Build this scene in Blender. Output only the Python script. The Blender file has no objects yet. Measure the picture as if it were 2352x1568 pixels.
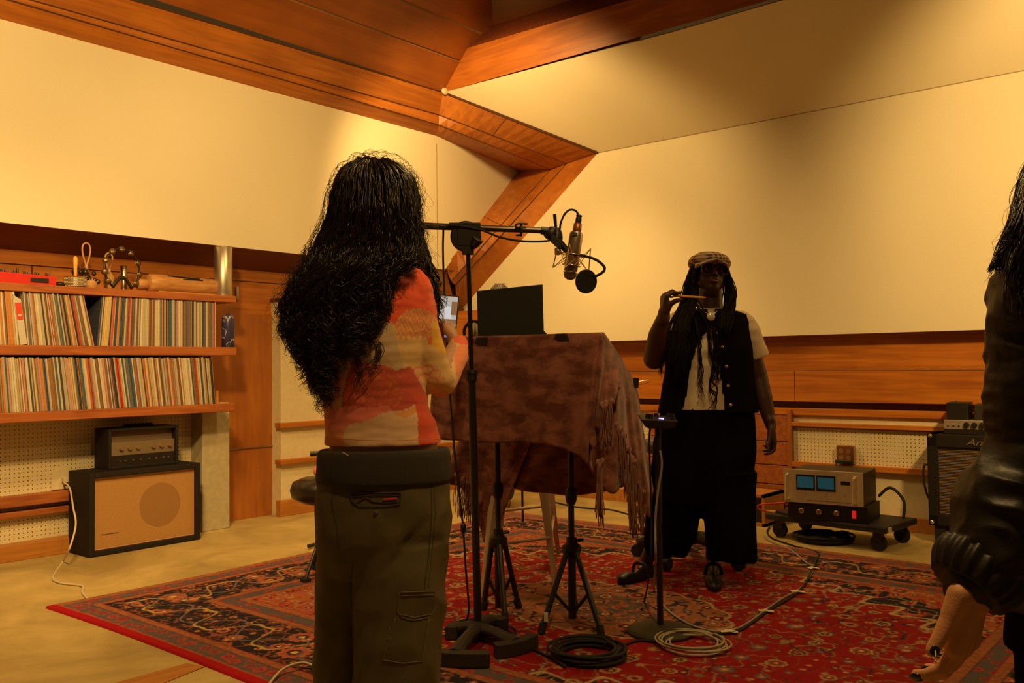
import bpy, math, random
import numpy as np
from mathutils import Vector, noise
from mathutils.bvhtree import BVHTree
random.seed(7); np.random.seed(7)
sc = bpy.context.scene; COL = sc.collection
# ---------------- camera ----------------
FP, YAW, PIT, ROL, HC = 2066.7, 0.69958, 0.0267, -0.0101, 1.10
FW = np.array([math.cos(YAW)*math.cos(PIT), math.sin(YAW)*math.cos(PIT), math.sin(PIT)])
_r = np.array([math.sin(YAW), -math.cos(YAW), 0.0]); _u = np.cross(_r, FW)
RT = math.cos(ROL)*_r + math.sin(ROL)*_u; UP = -math.sin(ROL)*_r + math.cos(ROL)*_u
CAM = np.array([0, 0, HC])
cd = bpy.data.cameras.new('camera'); cam = bpy.data.objects.new('camera', cd); COL.objects.link(cam)
cd.sensor_width = 36; cd.lens = 36*FP/2352; cd.clip_start = 0.05
from mathutils import Matrix
M = Matrix.Identity(4)
for i in range(3): M[i][0] = RT[i]; M[i][1] = UP[i]; M[i][2] = -FW[i]; M[i][3] = CAM[i]
cam.matrix_world = M; sc.camera = cam
# ---------------- world, exposure, room lamps ----------------
sc.view_settings.view_transform = 'Standard'; sc.view_settings.look = 'None'
sc.view_settings.gamma = 1; sc.view_settings.use_curve_mapping = False
sc.view_settings.exposure = 0.13
wd = bpy.data.worlds.new('world'); sc.world = wd; wd.use_nodes = True
bg = wd.node_tree.nodes['Background']; bg.inputs[0].default_value = (1.0, 0.50, 0.13, 1); bg.inputs[1].default_value = 0.05
WARM = (1.0, 0.62, 0.215)
def spot(name, loc, to, e, ang, blend=.5, rad=.08, col=WARM):
    l = bpy.data.lights.new(name, 'SPOT'); l.energy = e; l.color = col; l.spot_size = math.radians(ang); l.spot_blend = blend; l.shadow_soft_size = rad
    o = bpy.data.objects.new(name, l); COL.objects.link(o); o.location = loc
    o.rotation_euler = (Vector(to)-Vector(loc)).to_track_quat('-Z', 'Y').to_euler(); return o
def area(name, loc, to, e, sx, sy, col=WARM):
    l = bpy.data.lights.new(name, 'AREA'); l.energy = e; l.color = col; l.shape = 'RECTANGLE'; l.size = sx; l.size_y = sy
    o = bpy.data.objects.new(name, l); COL.objects.link(o); o.location = loc
    o.rotation_euler = (Vector(to)-Vector(loc)).to_track_quat('-Z', 'Y').to_euler(); return o
spot('wall_spot_back', (3.9, 4.3, 3.5), (5.98, 4.7, 2.05), 172, 103, .5, .10)
spot('wall_spot_right', (3.7, 0.0, 2.75), (5.98, -.1, 2.1), 315, 107, .5, .10)
spot('wall_spot_left', (1.2, 2.6, 2.8), (1.6, 5.4, 2.05), 325, 118, .7, .12)
spot('wall_spot_corner', (3.4, 2.9, 3.4), (4.4, 5.4, 1.7), 75, 100, .7, .12)
spot('ceiling_lamp', (3.3, 1.9, 3.6), (3.4, 2.6, 0), 60, 150, .6, .15)
spot('floor_lamp_back', (5.0, 3.9, 3.6), (5.0, 3.8, 0), 170, 80, .6, .15)
spot('floor_lamp_left', (1.2, 2.9, 3.5), (1.6, 4.6, 0), 245, 88, .7, .15)
spot('near_lamp', (1.5, .5, 3.2), (1.9, 1.6, .7), 106, 98, .7, .08)

# ---------------- pixel helpers ----------------
def ray(x, y): return (x-1176)/FP*RT - (y-784)/FP*UP + FW
def P(x, y, t): return CAM + t*ray(x, y)
def on(x, y, ax, v):
    d = ray(x, y); return CAM + (v-CAM[ax])/d[ax]*d
def FL(x, y, z=0.0): return on(x, y, 2, z)
def V3(p): return np.array([float(p[0]), float(p[1]), float(p[2])])
def nrm(v): v = np.array(v, float); return v/(np.linalg.norm(v)+1e-12)
def pxm(d): return d/FP
# ---------------- materials ----------------
def newmat(name):
    m = bpy.data.materials.new(name); m.use_nodes = True; nt = m.node_tree
    return m, nt, nt.nodes['Principled BSDF']
def mat(name, col, rough=.6, metal=0, noise_s=0, namt=.15, bump=0, bscale=60, emit=None, es=0, spec=None, sheen=0, coat=0):
    m, nt, b = newmat(name)
    b.inputs['Base Color'].default_value = (*col, 1); b.inputs['Roughness'].default_value = rough; b.inputs['Metallic'].default_value = metal
    if spec is not None: b.inputs['Specular IOR Level'].default_value = spec
    if sheen: b.inputs['Sheen Weight'].default_value = sheen
    if coat: b.inputs['Coat Weight'].default_value = coat
    if emit: b.inputs['Emission Color'].default_value = (*emit, 1); b.inputs['Emission Strength'].default_value = es
    if noise_s or bump: tc = nt.nodes.new('ShaderNodeTexCoord')
    if noise_s:
        n = nt.nodes.new('ShaderNodeTexNoise'); n.inputs['Scale'].default_value = noise_s; n.inputs['Detail'].default_value = 5
        nt.links.new(tc.outputs['Object'], n.inputs['Vector'])
        r = nt.nodes.new('ShaderNodeValToRGB'); r.color_ramp.elements[0].position = .3; r.color_ramp.elements[1].position = .7
        r.color_ramp.elements[0].color = (*[c*(1-namt) for c in col], 1); r.color_ramp.elements[1].color = (*[min(1, c*(1+namt)) for c in col], 1)
        nt.links.new(n.outputs['Fac'], r.inputs['Fac']); nt.links.new(r.outputs['Color'], b.inputs['Base Color'])
    if bump:
        n = nt.nodes.new('ShaderNodeTexNoise'); n.inputs['Scale'].default_value = bscale; n.inputs['Detail'].default_value = 4
        nt.links.new(tc.outputs['Object'], n.inputs['Vector'])
        bp = nt.nodes.new('ShaderNodeBump'); bp.inputs['Strength'].default_value = bump; bp.inputs['Distance'].default_value = .01
        nt.links.new(n.outputs['Fac'], bp.inputs['Height']); nt.links.new(bp.outputs['Normal'], b.inputs['Normal'])
    return m
def wood(name, c1, c2, scale=(.6, 8, 8), rough=.45, rot=(0, 0, 0), big=.35):
    m, nt, b = newmat(name); N = nt.nodes; L = nt.links
    tc = N.new('ShaderNodeTexCoord'); mp = N.new('ShaderNodeMapping'); mp.inputs['Scale'].default_value = scale; mp.inputs['Rotation'].default_value = rot
    L.new(tc.outputs['Object'], mp.inputs['Vector'])
    n = N.new('ShaderNodeTexNoise'); n.inputs['Scale'].default_value = 3; n.inputs['Detail'].default_value = 7; n.inputs['Distortion'].default_value = 1.2
    L.new(mp.outputs[0], n.inputs['Vector'])
    n2 = N.new('ShaderNodeTexNoise'); n2.inputs['Scale'].default_value = 2.2; n2.inputs['Detail'].default_value = 3; L.new(tc.outputs['Object'], n2.inputs['Vector'])
    mx = N.new('ShaderNodeMix'); mx.inputs[0].default_value = big; L.new(n.outputs['Fac'], mx.inputs[2]); L.new(n2.outputs['Fac'], mx.inputs[3])
    r = N.new('ShaderNodeValToRGB'); r.color_ramp.elements[0].position = .33; r.color_ramp.elements[1].position = .66
    r.color_ramp.elements[0].color = (*c1, 1); r.color_ramp.elements[1].color = (*c2, 1)
    L.new(mx.outputs[0], r.inputs[0]); L.new(r.outputs[0], b.inputs['Base Color']); b.inputs['Roughness'].default_value = rough
    bp = N.new('ShaderNodeBump'); bp.inputs['Strength'].default_value = .06; L.new(n.outputs['Fac'], bp.inputs['Height']); L.new(bp.outputs[0], b.inputs['Normal'])
    return m
def vcol(name, rough=.8, sheen=0, bump=0, bscale=400):
    m, nt, b = newmat(name); a = nt.nodes.new('ShaderNodeVertexColor'); a.layer_name = 'Col'
    nt.links.new(a.outputs[0], b.inputs['Base Color']); b.inputs['Roughness'].default_value = rough
    b.inputs['Sheen Weight'].default_value = sheen; b.inputs['Specular IOR Level'].default_value = .2
    if bump:
        tc = nt.nodes.new('ShaderNodeTexCoord')
        n = nt.nodes.new('ShaderNodeTexNoise'); n.inputs['Scale'].default_value = bscale
        nt.links.new(tc.outputs['Object'], n.inputs['Vector'])
        bp = nt.nodes.new('ShaderNodeBump'); bp.inputs['Strength'].default_value = bump; bp.inputs['Distance'].default_value = .004
        nt.links.new(n.outputs['Fac'], bp.inputs['Height']); nt.links.new(bp.outputs['Normal'], b.inputs['Normal'])
    return m
def cloth_wall(name, col):
    m, nt, b = newmat(name); N = nt.nodes; L = nt.links
    tc = N.new('ShaderNodeTexCoord'); n = N.new('ShaderNodeTexNoise'); n.inputs['Scale'].default_value = 260; n.inputs['Detail'].default_value = 3
    mp = N.new('ShaderNodeMapping'); mp.inputs['Scale'].default_value = (1, 1, .25); L.new(tc.outputs['Object'], mp.inputs[0]); L.new(mp.outputs[0], n.inputs['Vector'])
    n2 = N.new('ShaderNodeTexNoise'); n2.inputs['Scale'].default_value = 1.2; L.new(tc.outputs['Object'], n2.inputs['Vector'])
    ad = N.new('ShaderNodeMath'); ad.operation = 'ADD'; L.new(n.outputs['Fac'], ad.inputs[0]); L.new(n2.outputs['Fac'], ad.inputs[1])
    r = N.new('ShaderNodeValToRGB'); r.color_ramp.elements[0].position = .3; r.color_ramp.elements[1].position = .75
    mr = N.new('ShaderNodeMath'); mr.operation = 'MULTIPLY'; mr.inputs[1].default_value = .5; L.new(ad.outputs[0], mr.inputs[0]); L.new(mr.outputs[0], r.inputs[0])
    r.color_ramp.elements[0].color = (*[c*.92 for c in col], 1); r.color_ramp.elements[1].color = (*[c*1.04 for c in col], 1)
    L.new(r.outputs[0], b.inputs['Base Color']); b.inputs['Roughness'].default_value = .95; b.inputs['Specular IOR Level'].default_value = .1
    return m
def peg(name, col, axis):
    m, nt, b = newmat(name); N = nt.nodes; L = nt.links
    tc = N.new('ShaderNodeTexCoord'); sp = N.new('ShaderNodeSeparateXYZ'); L.new(tc.outputs['Object'], sp.inputs[0])
    ds = []
    for k in (axis, 2):
        f = N.new('ShaderNodeMath'); f.operation = 'MULTIPLY'; f.inputs[1].default_value = 1/.0254; L.new(sp.outputs[k], f.inputs[0])
        g = N.new('ShaderNodeMath'); g.operation = 'FRACT'; L.new(f.outputs[0], g.inputs[0])
        h = N.new('ShaderNodeMath'); h.operation = 'SUBTRACT'; h.inputs[1].default_value = .5; L.new(g.outputs[0], h.inputs[0])
        q = N.new('ShaderNodeMath'); q.operation = 'MULTIPLY'; L.new(h.outputs[0], q.inputs[0]); L.new(h.outputs[0], q.inputs[1]); ds.append(q)
    s = N.new('ShaderNodeMath'); s.operation = 'ADD'; L.new(ds[0].outputs[0], s.inputs[0]); L.new(ds[1].outputs[0], s.inputs[1])
    c = N.new('ShaderNodeMath'); c.operation = 'LESS_THAN'; c.inputs[1].default_value = .018; L.new(s.outputs[0], c.inputs[0])
    mx = N.new('ShaderNodeMix'); mx.data_type = 'RGBA'; mx.inputs[6].default_value = (*col, 1); mx.inputs[7].default_value = (.06, .035, .015, 1)
    L.new(c.outputs[0], mx.inputs[0]); L.new(mx.outputs[2], b.inputs['Base Color']); b.inputs['Roughness'].default_value = .7
    return m
# ---------------- mesh builder ----------------
class MB:
    def __init__(s): s.v = []; s.f = []; s.n = 0
    def add(s, vs, fs):
        b = s.n; s.v.extend([tuple(map(float, p)) for p in vs]); s.n += len(vs); s.f.extend([tuple(i+b for i in f) for f in fs]); return s
    def hexa(s, c8):   # bottom 4 ccw, top 4 ccw
        return s.add(c8, [(3, 2, 1, 0), (4, 5, 6, 7), (0, 1, 5, 4), (1, 2, 6, 5), (2, 3, 7, 6), (3, 0, 4, 7)])
    def box(s, a, b):
        x0, y0, z0 = np.minimum(a, b); x1, y1, z1 = np.maximum(a, b)
        return s.hexa([(x0, y0, z0), (x1, y0, z0), (x1, y1, z0), (x0, y1, z0), (x0, y0, z1), (x1, y0, z1), (x1, y1, z1), (x0, y1, z1)])
    def obox(s, c, ax, ay, az):   # centre + half vectors
        c = V3(c); ax = V3(ax); ay = V3(ay); az = V3(az)
        return s.hexa([c-ax-ay-az, c+ax-ay-az, c+ax+ay-az, c-ax+ay-az, c-ax-ay+az, c+ax-ay+az, c+ax+ay+az, c-ax+ay+az])
    def loft(s, rings, closed=True, cap=True):
        n = len(rings[0]); vs = [p for r in rings for p in r]; fs = []
        for i in range(len(rings)-1):
            for j in range(n if closed else n-1):
                k = (j+1) % n; fs.append((i*n+j, i*n+k, (i+1)*n+k, (i+1)*n+j))
        if cap and closed: fs.append(tuple(range(n-1, -1, -1))); fs.append(tuple(range((len(rings)-1)*n, len(rings)*n)))
        return s.add(vs, fs)
    def tube(s, pts, r, seg=8, ref=None, smooth=0, ry=None, cap=True):
        pts = [V3(p) for p in pts]; n0 = len(pts)
        rr = [r]*n0 if np.isscalar(r) else list(r)
        yy = rr if ry is None else ([ry]*n0 if np.isscalar(ry) else list(ry))
        if smooth and n0 > 2:
            q = []; r2 = []; y2 = []
            for i in range(n0-1):
                p0 = pts[max(i-1, 0)]; p1 = pts[i]; p2 = pts[i+1]; p3 = pts[min(i+2, n0-1)]
                for k in range(smooth):
                    t = k/smooth; q.append(.5*((2*p1)+(-p0+p2)*t+(2*p0-5*p1+4*p2-p3)*t*t+(-p0+3*p1-3*p2+p3)*t**3))
                    r2.append(rr[i]*(1-t)+rr[i+1]*t); y2.append(yy[i]*(1-t)+yy[i+1]*t)
            q.append(pts[-1]); r2.append(rr[-1]); y2.append(yy[-1]); pts, rr, yy = q, r2, y2
        n = len(pts); rings = []; side = None
        for i in range(n):
            t = nrm(pts[min(i+1, n-1)]-pts[max(i-1, 0)])
            if ref is not None: a = V3(ref)
            elif side is None: a = np.array([0, 0, 1.]) if abs(t[2]) < .9 else np.array([1., 0, 0])
            else: a = side
            a = nrm(a-t*(a@t)); bb = np.cross(t, a); side = a
            rings.append([pts[i]+a*rr[i]*math.cos(2*math.pi*k/seg)+bb*yy[i]*math.sin(2*math.pi*k/seg) for k in range(seg)])
        return s.loft(rings, True, cap)
    def cap(s, a, b, ra, rb, seg=14):   # tapered capsule
        a = V3(a); b = V3(b); d = nrm(b-a); P_ = []; R_ = []
        for k in range(5): t = math.pi/2*(1-k/4); P_.append(a-d*ra*math.sin(t)); R_.append(max(ra*math.cos(t), ra*.02))
        for k in range(5): t = math.pi/2*(k/4); P_.append(b+d*rb*math.sin(t)); R_.append(max(rb*math.cos(t), rb*.02))
        return s.tube(P_, R_, seg)
    def chain(s, pts, rs, seg=14):
        for i in range(len(pts)-1): s.cap(pts[i], pts[i+1], rs[i], rs[i+1], seg)
        return s
    def ell(s, c, rx, ry, rz, ax=(1, 0, 0), az=(0, 0, 1), n=18, m=12):
        c = V3(c); ax = nrm(ax); az = nrm(az); ay = np.cross(az, ax); rings = []
        for i in range(m+1):
            t = math.pi*(i/m); st = max(math.sin(t), .002)
            rings.append([c+ax*rx*st*math.cos(2*math.pi*k/n)+ay*ry*st*math.sin(2*math.pi*k/n)-az*rz*math.cos(t) for k in range(n)])
        return s.loft(rings)
    def lathe(s, prof, c, axis=(0, 0, 1), seg=24, ref=None):
        c = V3(c); az = nrm(axis); a = np.array([1., 0, 0]) if abs(az[0]) < .9 else np.array([0, 1., 0])
        a = nrm(a-az*(a@az)); b = np.cross(az, a)
        rings = [[c+az*h+a*max(r, 1e-4)*math.cos(2*math.pi*k/seg)+b*max(r, 1e-4)*math.sin(2*math.pi*k/seg) for k in range(seg)] for r, h in prof]
        return s.loft(rings)
    def prism(s, poly, d):   # poly of 3d points, extruded by d
        d = V3(d); n = len(poly); a = [V3(p) for p in poly]; b = [p+d for p in a]
        return s.add(a+b, [tuple(range(n-1, -1, -1)), tuple(range(n, 2*n))]+[(i, (i+1) % n, n+(i+1) % n, n+i) for i in range(n)])
    def torus(s, c, R, r, axis=(0, 0, 1), a0=0, a1=2*math.pi, n=40, seg=8, ax=None):
        c = V3(c); az = nrm(axis)
        if ax is None: ax = np.array([1., 0, 0]) if abs(az[0]) < .9 else np.array([0, 1., 0])
        ax = nrm(V3(ax)-az*(V3(ax)@az)); b = np.cross(az, ax)
        pts = [c+R*(ax*math.cos(a0+(a1-a0)*i/n)+b*math.sin(a0+(a1-a0)*i/n)) for i in range(n+1)]
        return s.tube(pts, r, seg, ref=az)
    def build(s, name, m, parent=None, smooth=False, bevel=0, remesh=0, sm=0, fix=False, kind=None, origin=None, solid=0):
        me = bpy.data.meshes.new(name); vs = np.array(s.v, float).reshape(-1, 3)
        if parent is not None: org = np.array(ORG[parent.name])
        elif origin is not None: org = V3(origin)
        else: mn = vs.min(0); mx_ = vs.max(0); org = np.array([(mn[0]+mx_[0])/2, (mn[1]+mx_[1])/2, mn[2]])
        if kind == 'structure': org = np.zeros(3)
        me.from_pydata((vs-org).tolist(), [], s.f); me.validate()
        import bmesh
        bm = bmesh.new(); bm.from_mesh(me); bmesh.ops.recalc_face_normals(bm, faces=bm.faces); bm.to_mesh(me); bm.free()
        o = bpy.data.objects.new(name, me); COL.objects.link(o); ORG[o.name] = tuple(org)
        if parent is not None: o.parent = parent
        else: o.location = org
        me.materials.append(m)
        if bevel:
            md = o.modifiers.new('bevel', 'BEVEL'); md.width = bevel; md.segments = 2; md.limit_method = 'ANGLE'
        if solid:
            md = o.modifiers.new('solid', 'SOLIDIFY'); md.thickness = solid; md.offset = 0
        if remesh:
            md = o.modifiers.new('r', 'REMESH'); md.mode = 'VOXEL'; md.voxel_size = remesh
            if sm: md = o.modifiers.new('s', 'SMOOTH'); md.factor = .5; md.iterations = sm
            bake(o); smooth = True
        if smooth:
            for p in o.data.polygons: p.use_smooth = True
        if kind: o['kind'] = kind
        return o
ORG = {}
def bake(o):
    dg = bpy.context.evaluated_depsgraph_get(); dg.update()
    nm = bpy.data.meshes.new_from_object(o.evaluated_get(dg)); o.modifiers.clear(); o.data = nm
def tag(o, label, cat, group=None, kind=None):
    if label: o['label'] = label
    if cat: o['category'] = cat
    if group: o['group'] = group
    if kind: o['kind'] = kind
    return o
def thing(name, loc, label, cat, group=None):
    o = bpy.data.objects.new(name, None); COL.objects.link(o); o.location = tuple(map(float, loc)); o.empty_display_size = .05
    ORG[o.name] = tuple(map(float, loc)); return tag(o, label, cat, group)
def dup(root, delta, label=None, group=None):
    r = root.copy(); COL.objects.link(r); r.location = Vector(root.location)+Vector(delta); ORG[r.name] = tuple(r.location)
    if label: r['label'] = label
    if group: r['group'] = group
    for ch in list(root.children):
        c = ch.copy(); COL.objects.link(c); c.parent = r
        for g in list(ch.children): d = g.copy(); COL.objects.link(d); d.parent = c
    return r
def coords(o):
    n = len(o.data.vertices); a = np.empty(n*3); o.data.vertices.foreach_get('co', a); return a.reshape(-1, 3)+np.array(ORG[o.name])
def setcoords(o, a):
    o.data.vertices.foreach_set('co', (a-np.array(ORG[o.name])).ravel()); o.data.update()
def normals(o):
    n = len(o.data.vertices); a = np.empty(n*3); o.data.vertices.foreach_get('normal', a); return a.reshape(-1, 3)
def setcol(o, rgb):
    n = len(o.data.vertices); at = o.data.color_attributes.new('Col', 'FLOAT_COLOR', 'POINT')
    c = np.ones((n, 4), np.float32); c[:, :3] = rgb; at.data.foreach_set('color', c.ravel())
def project(a):
    d = a-CAM; w = d@FW; return FP*(d@RT)/w+1176, 784-FP*(d@UP)/w, w
def bvh(o):
    a = coords(o); return BVHTree.FromPolygons([tuple(p) for p in a], [tuple(p.vertices) for p in o.data.polygons])
def hit(bv, x, y, off=.002):
    d = nrm(ray(x, y)); h = bv.ray_cast(Vector(CAM), Vector(d))
    return None if h[0] is None else np.array(h[0])-d*off
def hitline(bv, pts, off=.002, n=8):
    out = []
    for i in range(len(pts)-1):
        for k in range(n):
            t = k/n; p = hit(bv, pts[i][0]*(1-t)+pts[i+1][0]*t, pts[i][1]*(1-t)+pts[i+1][1]*t, off)
            if p is not None: out.append(p)
    p = hit(bv, *pts[-1], off)
    if p is not None: out.append(p)
    return out
def ndisp(o, amp, scale, seed=0, ridged=False):
    a = coords(o); nn = normals(o); sv = np.array([scale]*3) if np.isscalar(scale) else np.array(scale)
    d = np.array([noise.noise(Vector(p*sv+seed)) for p in a])
    if ridged: d = 1-2*np.abs(d)*2
    setcoords(o, a+nn*(d*amp)[:, None])
# ================= ROOM =================
CL = cloth_wall('wall_cloth', (.80, .715, .50))
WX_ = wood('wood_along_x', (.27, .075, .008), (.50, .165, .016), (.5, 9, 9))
WY_ = wood('wood_along_y', (.33, .09, .007), (.60, .20, .018), (9, .5, 9))
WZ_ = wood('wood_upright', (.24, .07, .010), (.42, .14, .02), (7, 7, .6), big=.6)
WD_ = wood('wood_dark_shaded', (.10, .02, .006), (.16, .04, .012), (.5, 9, 9))  # dark wood; also stands in for shade on soffit, recess, ledge and shelf back
SH_ = wood('wood_shelf', (.24, .06, .014), (.42, .13, .03), (.7, 10, 10), big=.2)
BB_ = wood('wood_base', (.34, .12, .018), (.52, .21, .035), (.6, 10, 10))
PAINT = mat('cream_paint', (.66, .56, .34), .8, noise_s=30, namt=.05)
CONC = mat('pillar_concrete', (.42, .36, .22), .9, noise_s=25, namt=.1, bump=.2)
PEGX = peg('pegboard_left', (.66, .56, .33), 0); PEGY = peg('pegboard_back', (.66, .56, .33), 1)
def planept(x, y, p0, n):
    d = ray(x, y); n = V3(n); return CAM + d*(((V3(p0)-CAM)@n)/(d@n))
# floor
m, nt, b = newmat('concrete_floor'); N = nt.nodes; L = nt.links
tc = N.new('ShaderNodeTexCoord'); n1 = N.new('ShaderNodeTexNoise'); n1.inputs['Scale'].default_value = 1.6; n1.inputs['Detail'].default_value = 9; n1.inputs['Roughness'].default_value = .62; n1.inputs['Distortion'].default_value = .8
L.new(tc.outputs['Object'], n1.inputs[0]); r = N.new('ShaderNodeValToRGB'); L.new(n1.outputs['Fac'], r.inputs[0]); L.new(r.outputs[0], b.inputs[0])
r.color_ramp.elements[0].position = .36; r.color_ramp.elements[0].color = (.33, .235, .085, 1); r.color_ramp.elements[1].position = .68; r.color_ramp.elements[1].color = (.60, .45, .18, 1)
e = r.color_ramp.elements.new(.54); e.color = (.47, .345, .125, 1); b.inputs['Roughness'].default_value = .62
bp = N.new('ShaderNodeBump'); bp.inputs['Strength'].default_value = .15; L.new(n1.outputs['Fac'], bp.inputs['Height']); L.new(bp.outputs[0], b.inputs['Normal'])
MB().add([(-1.5, -3, 0), (7, -3, 0), (7, 6.5, 0), (-1.5, 6.5, 0)], [(0, 1, 2, 3)]).build('floor', m, kind='structure')
# wooden strip let into the floor at lower left
a0, a1, a2, a3 = FL(270, 1568), FL(428, 1524), FL(470, 1532), FL(380, 1568)
MB().prism([a0+(a0-a1)*1.5, a1, a2, a3+(a3-a2)*1.5], (0, 0, .003)).build('trim_1', BB_, kind='structure')
YC, YW, XC, XW = 5.40, 5.75, 5.98, 6.10
def strip_x(name, m, y0, y1, z0, z1, x0, x1, bevel=0): return MB().box((x0, y0, z0), (x1, y1, z1)).build(name, m, kind='structure', bevel=bevel)
# left upper cloth
zb = on(0, 510, 1, YC)[2]
def ly(x): return 43+.2672*x
clo = [on(-500, 510-50.7, 1, YC), on(1022, 613, 1, YC), on(1191, 393, 1, YC), on(1002, 312, 1, YC), on(-500, ly(-500), 1, YC)]
for q in clo[:2]: q[2] = zb
MB().prism(clo, (0, .03, 0)).build('wall_left', CL, kind='structure')
xs = on(1003, 400, 1, YC)[0]
MB().box((xs-.002, YC-.003, zb), (xs+.002, YC, 3.0)).build('trim_2', mat('seam_shade', (.35, .26, .12), .9), kind='structure')
zi = on(0, 571, 1, YW)[2]
MB().add([(0, YC, zb), (6.05, YC, zb), (6.05, YW, zi), (0, YW, zi)], [(0, 1, 2, 3)]).build('trim_3', WD_, kind='structure')  # soffit; its unlit underside is put into the dark wood colour
# wood behind the shelf and above the column
def zl(y, Y, x=0): return on(x, y, 1, Y)[2]
z1 = zl(605, YW, 0)
strip_x('trim_4', WX_, YW, YW+.05, z1+.006, zi, 0, 6.08)
strip_x('trim_5', WX_, YW+.012, YW+.05, 1.46, z1, 0, 2.3); strip_x('trim_6', WX_, YW+.006, YW+.05, 1.46, z1, 2.31, 6.08)
# shelf back with its deep shade put into the dark wood, door panel
strip_x('trim_7', WD_, YW+.005, YW+.06, .80, 1.46, 0, 3.53)
door = strip_x('door_1', WZ_, YW, YW+.05, 0, 1.50, 3.535, 4.02)
strip_x('trim_8', WZ_, YW-.012, YW+.04, 0.0, 1.56, 3.50, 3.535)
zt = on(570, 1028, 1, YW)[2]
MB().box((3.535, YW-.012, zt-.004), (4.02, YW, zt+.004)).build('trim_9', mat('metal_strip', (.5, .45, .35), .3, 1), kind='structure')
# cream column with ledges
ZC = zl(690, 5.64, 640)
MB().box((4.02, 5.64, 0), (6.08, 5.9, ZC)).build('wall_left_lower', PAINT, kind='structure')
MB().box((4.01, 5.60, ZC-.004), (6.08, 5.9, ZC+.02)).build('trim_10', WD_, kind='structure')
for k, (ya, yb) in enumerate(((971, 982), (1056, 1066))):
    za, zb2 = zl(ya, 5.60, 650), zl(yb, 5.60, 650)
    MB().box((3.98, 5.585, zb2), (6.08, 5.66, za)).build('trim_%d' % (11+k), WX_, kind='structure', bevel=.003)
MB().box((3.99, 5.605, 0), (6.08, 5.66, zl(1150, 5.6, 650))).build('baseboard_left', BB_, kind='structure', bevel=.003)
# pegboard under the shelf, its rails and baseboard
strip_x('wall_left_pegboard', PEGX, 5.66, 5.70, 0, .83, 0, 3.32)
strip_x('trim_13', SH_, 5.585, 5.66, zl(1168, 5.6), zl(1143, 5.6), 0, 3.3, .004)
strip_x('trim_14', SH_, 5.60, 5.66, zl(1180, 5.6)-.035, zl(1180, 5.6), 0, 3.3, .004)
strip_x('baseboard_left_pegboard', BB_, 5.56, 5.66, 0, zl(1257, 5.56), 0, 3.3, .004)
# concrete pillar
MB().box((3.304, 5.518, 0), (3.513, 5.78, .81)).build('trim_15', CONC, kind='structure', bevel=.006)
# back wall
def zx(y, x, X=XW): return on(x, y, 0, X)[2]
O2 = on(1373, 351, 0, XC); zs = O2[2]
d0 = on(1018, 212, 1, 5.22)
low = [on(1050, 722, 0, XC), O2, V3((XC, -2.5, zs)), V3((XC, -2.5, zx(772, 1765, XC))), V3((XC, on(1050, 722, 0, XC)[1]+.25, zx(772, 1765, XC)))]
MB().prism(low, (.03, 0, 0)).build('wall_back', CL, kind='structure')
nup = np.cross(V3((0, 1, 0)), d0-O2)
up = [O2, d0, planept(1550, 72.6, O2, nup), planept(1800, 0, O2, nup), planept(2352, -165, O2, nup), planept(3300, -450, O2, nup), V3((XC, -2.5, zs))]
MB().prism(up, (.03, 0, .02)).build('wall_back_upper', CL, kind='structure')
MB().tube([O2+V3((-.001, 0, 0)), V3((XC-.001, -2.5, zs))], .003, 6).build('trim_16', bpy.data.materials['seam_shade'], kind='structure')
# white wad at the meeting point
MB().ell(d0+V3((-.01, -.03, .0)), .035, .02, .03).build('trim_17', PAINT, kind='structure', smooth=True)
zb0, zb1, zm = zx(921, 1783), zx(772, 1765)+.01, zx(851, 2000)
yy = [5.72, 4.45, on(1530, 850, 0, XW)[1], on(1825, 880, 0, XW)[1], -2.5]
k = 18
def bseg(y0, y1, z0, z1, X=XW, dx=.05, m=WY_):
    global k
    MB().box((X, y0, z0), (X+dx, y1, z1)).build('trim_%d' % k, m, kind='structure', bevel=.002); k += 1
ys = on(1530, 830, 0, XW)[1]; yt = on(1825, 880, 0, XW)[1]
for y0, y1 in ((5.72, ys+.002), (ys-.002, -2.5)): bseg(y0, y1, zm+.002, zb1)
for y0, y1 in ((5.72, 4.2), (4.196, yt+.002), (yt-.002, -2.5)): bseg(y0, y1, zb0, zm-.002)
bseg(5.72, -2.5, zx(937, 1819)-.002, zb0, XW+.07, .05, WD_)  # recess below the band, its shadow put into the dark colour
bseg(5.72, -2.5, zx(952.6, 1819), zx(937, 1819), XW+.01, .06)
yp = on(1819, 1000, 0, XW)[1]
MB().box((XW+.05, yp, 0), (XW+.09, 5.72, zx(952, 1819))).build('wall_back_lower_left', PAINT, kind='structure')
strip = MB().box((XW+.04, -2.5, 0), (XW+.09, yp, zx(952, 1819))).build('wall_back_lower', PAINT, kind='structure')
MB().box((XW+.03, -2.5, zx(1059, 1823)), (XW+.045, yp, zx(981, 1821))).build('wall_back_pegboard', PEGY, kind='structure')
MB().box((XW+.03, on(1545, 1000, 0, XW)[1], zx(1059, 1823)), (XW+.049, 5.72, zx(981, 1821))).build('wall_back_pegboard_left', PEGY, kind='structure')
bseg(yp, -2.5, zx(978, 1820.6), zx(969, 1819), XW-.01, .07)
bseg(yp, -2.5, zx(1071, 1825), zx(1059, 1823), XW-.01, .07)
bseg(yp, -2.5, 0, zx(1190, 2094, XW), XW+.0, .06, BB_)
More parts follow.
